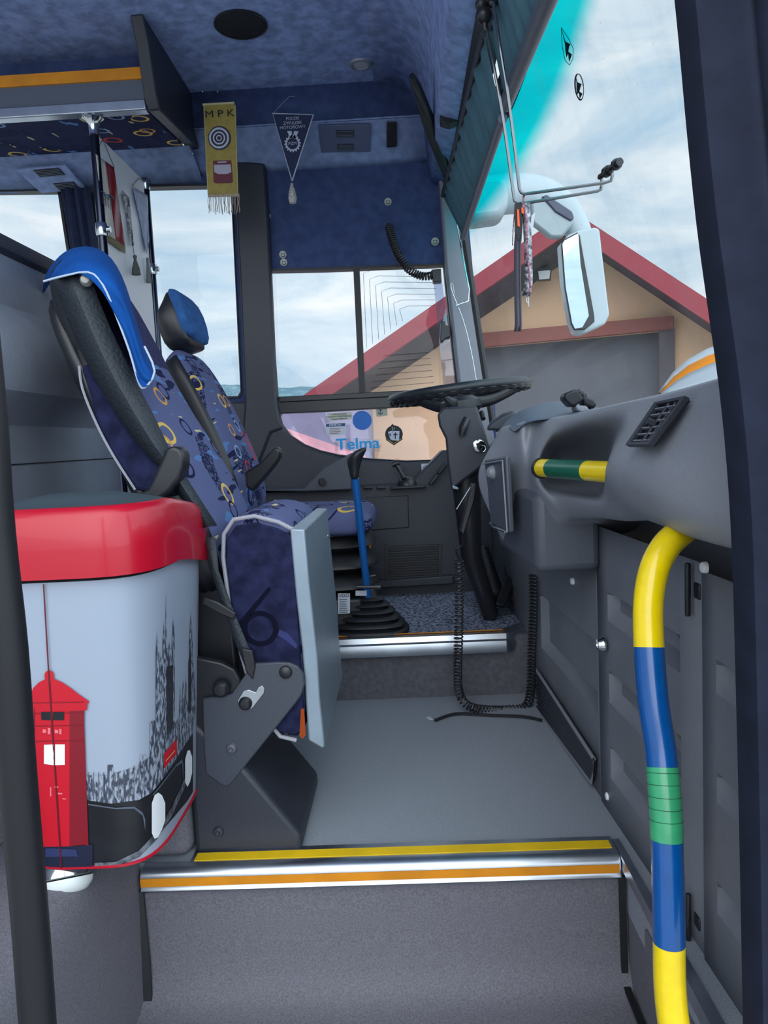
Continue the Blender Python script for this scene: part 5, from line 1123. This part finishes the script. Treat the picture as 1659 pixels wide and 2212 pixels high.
# ---- plane stickers on the windscreen
def ws_at(px, py, o=.004):
    d = C2W @ Vector((px - 829.5, 1106 - py, -F)); lo_, hi_ = .82, 3.1
    f_ = lambda y: d.x * y / d.y - WS(y, (EYE.z + d.z * y / d.y - .88) / .995).x
    ys = [lo_ + (hi_ - lo_) * k / 400 for k in range(401)]; y0 = None
    for a, b_ in zip(ys, ys[1:]):
        if f_(a) < 0 <= f_(b_): y0 = b_; break
        if f_(a) >= 0 > f_(b_): y0 = b_; break
    if y0 is None: y0 = 1.4
    return EYE + d * (y0 / d.y) + Vector((-o, -o * .3, 0))
t = thing('plane_sticker', ws_at(1229, 95), 'outlined jet plane sticker on the teal band of the windscreen', 'sticker')
jet = [(1216, 62), (1225, 90), (1236, 96), (1233, 101), (1231, 112), (1239, 118), (1237, 124), (1233, 134), (1231, 116), (1227, 124), (1225, 108), (1224, 94)]
jet2 = [(1247, 164), (1251, 178), (1260, 182), (1257, 190), (1255, 198), (1262, 203), (1259, 208), (1256, 214), (1254, 200), (1251, 204), (1249, 192), (1249, 180)]
def sheet(poly): 
    c_ = (sum(p[0] for p in poly) / len(poly), sum(p[1] for p in poly) / len(poly))
    return M().add([ws_at(*p) for p in poly], [list(range(len(poly)))])
sheet(jet).build('jet_print', blackp, t, smooth=False, solid=.0006)
M().tube([ws_at(x, y) for x, y in ((1216, 60), (1232, 84), (1242, 105), (1241, 128), (1234, 141), (1224, 130), (1218, 100))], .0007, 5, cyc=True).build('outline', blackp, t)
t = thing('plane_sticker', ws_at(1255, 187), 'round jet plane badge sticker low on the clear windscreen glass', 'sticker')
sheet(jet2).build('jet_print', blackp, t, smooth=False, solid=.0006)
M().tube([ws_at(1255 + 9 * math.cos(a) + (2.5 * math.sin(a)), 188 + 28 * math.sin(a)) for a in [2 * math.pi * k / 32 for k in range(32)]], .0018, 6, cyc=True, flat=.5).build('ring_print', blackp, t)

# ---- outside --------------------------------------------------------------
# exterior mirror of the driver's side
em = thing('exterior_mirror', P(1250, 600, 3.35), 'pale grey bus mirror on a swan neck arm beyond the windscreen', 'mirror')
D = 3.35
M().tube(smooth_path([P(1000, 430, D), P(1050, 425, D), P(1110, 418, D), P(1165, 425, D), P(1215, 452, D), P(1250, 500, D), P(1262, 545, D)], 6), [.085] * 10 + [.086] * 10 + [.085 - .003 * k for k in range(12)] + [.05] * 5, 20, flat=.7).build('arm', mirrorh, em)
M().prism(pl([(1012, 382), (1085, 376), (1102, 400), (1100, 440), (1085, 468), (1012, 478)], D - .1), (0, .16, 0)).build('mirror_rear_shell', mirrorh, em, bevel=.03, bseg=4)
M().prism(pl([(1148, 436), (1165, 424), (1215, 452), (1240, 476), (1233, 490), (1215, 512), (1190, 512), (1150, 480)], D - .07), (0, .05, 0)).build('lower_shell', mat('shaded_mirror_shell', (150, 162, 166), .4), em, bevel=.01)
M().prism(pl([(1170, 424), (1182, 420), (1236, 456), (1241, 470), (1234, 478), (1200, 458)], D - .078), (0, .02, 0)).build('dark_slot', mat('slate_slot', (58, 62, 84), .4), em, bevel=.006)
M().prism(pl([(1216, 520), (1228, 506), (1252, 496), (1288, 490), (1296, 496), (1303, 560), (1317, 680), (1308, 700), (1264, 719), (1248, 716), (1238, 690), (1222, 600)], D - .06), (0, .13, 0)).build('housing', mirrorh, em, bevel=.016, bseg=4)
M().prism(pl([(1213, 526), (1217, 518), (1248, 501), (1253, 508), (1262, 560), (1284, 680), (1285, 694), (1264, 712), (1241, 713), (1234, 700), (1220, 620)], D - .075), (0, .02, 0)).build('mirror_rim', rubber, em, bevel=.004)
gla = pl([(1215, 527), (1219, 520), (1249, 504), (1254, 570), (1272, 682), (1258, 707), (1242, 710), (1236, 698), (1222, 620)], D - .079)
g_ = M().prism(gla, (0, .004, 0)).build('mirror_glass', mirg, em, smooth=False)
# garage with gabled front turned a little towards the bus
A_, B_ = P(1045, 900, 10.0), P(1455, 900, 9.1)
du = Vector((B_.x - A_.x, B_.y - A_.y, 0)).normalized(); dn = Vector((du.y, -du.x, 0))   # dn points to the bus
def GB(px, py, o=0):      # point on the gable plane (offset o towards the bus)
    d = C2W @ Vector((px - 829.5, 1106 - py, -F)); a = A_ + dn * o; t_ = (a - EYE).dot(dn) / d.dot(dn); return EYE + d * t_
gnd = -.95
def down(p): return Vector((p.x, p.y, gnd))
gb = thing('garage', down(GB(1230, 700)), 'peach gabled garage with red roof trim and wide grey door beyond the windscreen', 'building')
apex = GB(1232, 452); lw = GB(800, 800); rw = GB(1900, 890)
lw0 = GB(790, 800); 
wl_ = [down(GB(790, 950)), down(GB(1760, 900)), GB(1760, 815), GB(1232, 462), GB(790, 780)]
dl = [GB(1060, 760), GB(1425, 722)]
door_loop = [down(GB(1000, 760)) + Vector((0, 0, .01)), down(GB(1425, 712)) + Vector((0, 0, .01)), GB(1425, 712), GB(1000, 752)]
M().holed(wl_, [door_loop], dn * -6).build('wall', wallo, gb, smooth=False)
M().prism([door_loop[0], door_loop[1], door_loop[2], door_loop[3]], dn * -.15).build('door', doorm, gb, smooth=False).location += (-dn * .25)
M().prism([GB(1035, 722, .04), GB(1456, 684, .04), GB(1456, 712, .04), GB(1035, 752, .04)], dn * .1).build('lintel', lintel, gb)
M().prism([GB(1424, 714, .02), GB(1457, 711, .02), down(GB(1457, 711, .02)), down(GB(1424, 714, .02))], dn * .06).build('door_jamb', mat('grey_jamb', (96, 88, 92), .8), gb)
# roof slabs overhanging the gable, red barge boards and dark soffit
ov = 1.0
for s_, (e1, e2, nm_) in enumerate((((1232, 452), (560, 920), 'left'), ((1232, 452), (1900, 890), 'right'))):
    p_, q_ = GB(*e1, ov), GB(*e2, ov)
    drop = Vector((0, 0, -.235)); back = dn * -(6 + ov)
    M().prism([p_, q_, q_ + drop, p_ + drop], dn * -.05).build('barge_board', roofr, gb, smooth=False)
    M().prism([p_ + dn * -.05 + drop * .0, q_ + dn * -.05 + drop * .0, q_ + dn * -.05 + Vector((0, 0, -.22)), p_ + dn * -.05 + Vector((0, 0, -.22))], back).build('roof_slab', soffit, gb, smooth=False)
fq = GB(1178, 592, .25)
fl_ = thing('floodlight', fq, 'small dark framed floodlight fixed under the garage gable', 'floodlight')
M().prism([GB(1160, 582, .3), GB(1192, 580, .3), GB(1190, 607, .3), GB(1162, 609, .3)], dn * .12).build('case', mat('dark_lamp_case', (50, 52, 60), .5), fl_, bevel=.01)
M().prism([GB(1163, 586, .43), GB(1189, 584, .43), GB(1187, 602, .43), GB(1165, 604, .43)], dn * .01).build('lamp_glass', lensm, fl_)
M().tube([GB(1168, 560, .02), GB(1172, 584, .3)], .02, 8).build('arm', mat('lamp_arm', (60, 60, 66), .5), fl_)
# ground and far wooded hill
gr_ = M().box(-120, 120, -25, 160, -1.25, gnd - .02).build('ground', groundm); gr_['kind'] = 'structure'
rng = random.Random(3)
def hill(D, x0, x1, h, nm, lab, m_):
    n = 90; rows = []
    tops = [h + .9 * math.sin(k * .09) + .5 * math.sin(k * .31 + 1) + rng.uniform(-.3, .35) for k in range(n + 1)]
    for r_, (dy, f_) in enumerate(((0, 0), (2, .55), (5, .85), (9, 1.0), (20, .9), (40, .4))):
        rows.append([Vector((x0 + (x1 - x0) * k / n, D + dy + rng.uniform(-.6, .6), gnd + (tops[k] + rng.uniform(-.25, .25) * (r_ > 0)) * f_)) for k in range(n + 1)])
    o = M().grid(rows).build(nm, m_, sub=1); o['kind'] = 'stuff'; tag(o, lab, 'hill'); return o
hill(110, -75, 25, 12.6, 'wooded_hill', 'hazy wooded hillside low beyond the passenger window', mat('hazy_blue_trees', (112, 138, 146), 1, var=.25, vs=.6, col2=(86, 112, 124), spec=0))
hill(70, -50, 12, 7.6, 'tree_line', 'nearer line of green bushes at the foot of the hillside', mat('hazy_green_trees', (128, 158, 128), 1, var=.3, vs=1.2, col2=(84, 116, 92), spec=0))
# low neighbour seen through the driver's lower window: grey wall and pink tiles
sh_ = thing('shed', P(680, 940, 7.5), 'low grey shed with a pink tiled roof beyond the lower driver window', 'building')
M().prism([P(560, 868, 8.0), P(792, 864, 8.0), Vector((P(792, 864, 8.0).x, 8.0, gnd)), Vector((P(560, 868, 8.0).x, 8.0, gnd))], (0, 1.5, 0)).build('wall', mat('violet_grey_render', (128, 124, 150), .9, var=.2, vs=1.2), sh_)
M().prism([P(560, 905, 7.6), P(790, 985, 7.6), P(790, 1040, 6.6), P(540, 1030, 6.6)], (0, .05, -.08)).build('tiled_roof', mat('pink_roof_tiles', (196, 140, 150), .8, var=.25, vs=4), sh_)
tag(M().prism([PZ(920, 1551, .002), PZ(930, 1549, .002), PZ(936, 1556, .002), PZ(928, 1556, .002)], (0, 0, .002)).build('paper_scrap', paper), 'tiny white scrap of paper on the grey gangway floor', 'scrap')
GROUPS = {'smiley_button': 'smiley buttons on the dark panel', 'pennant': 'pennants hanging in the cab', 'rocker_switch': 'rocker switches on the side console', 'foot_pedal': 'pedals under the wheel',
          'chrome_post': 'chrome posts of the partition', 'sun_blind': 'sun blinds over the windscreen', 'notice_sticker': 'notice stickers near the lower window', 'plane_sticker': 'jet plane stickers on the windscreen', 'vent_panel': 'vent panels above the windows', 'screw': 'screws over the gold banner'}
for o in C.objects:
    k = o.name.split('.')[0]
    if o.parent is None and k in GROUPS: o['group'] = GROUPS[k]
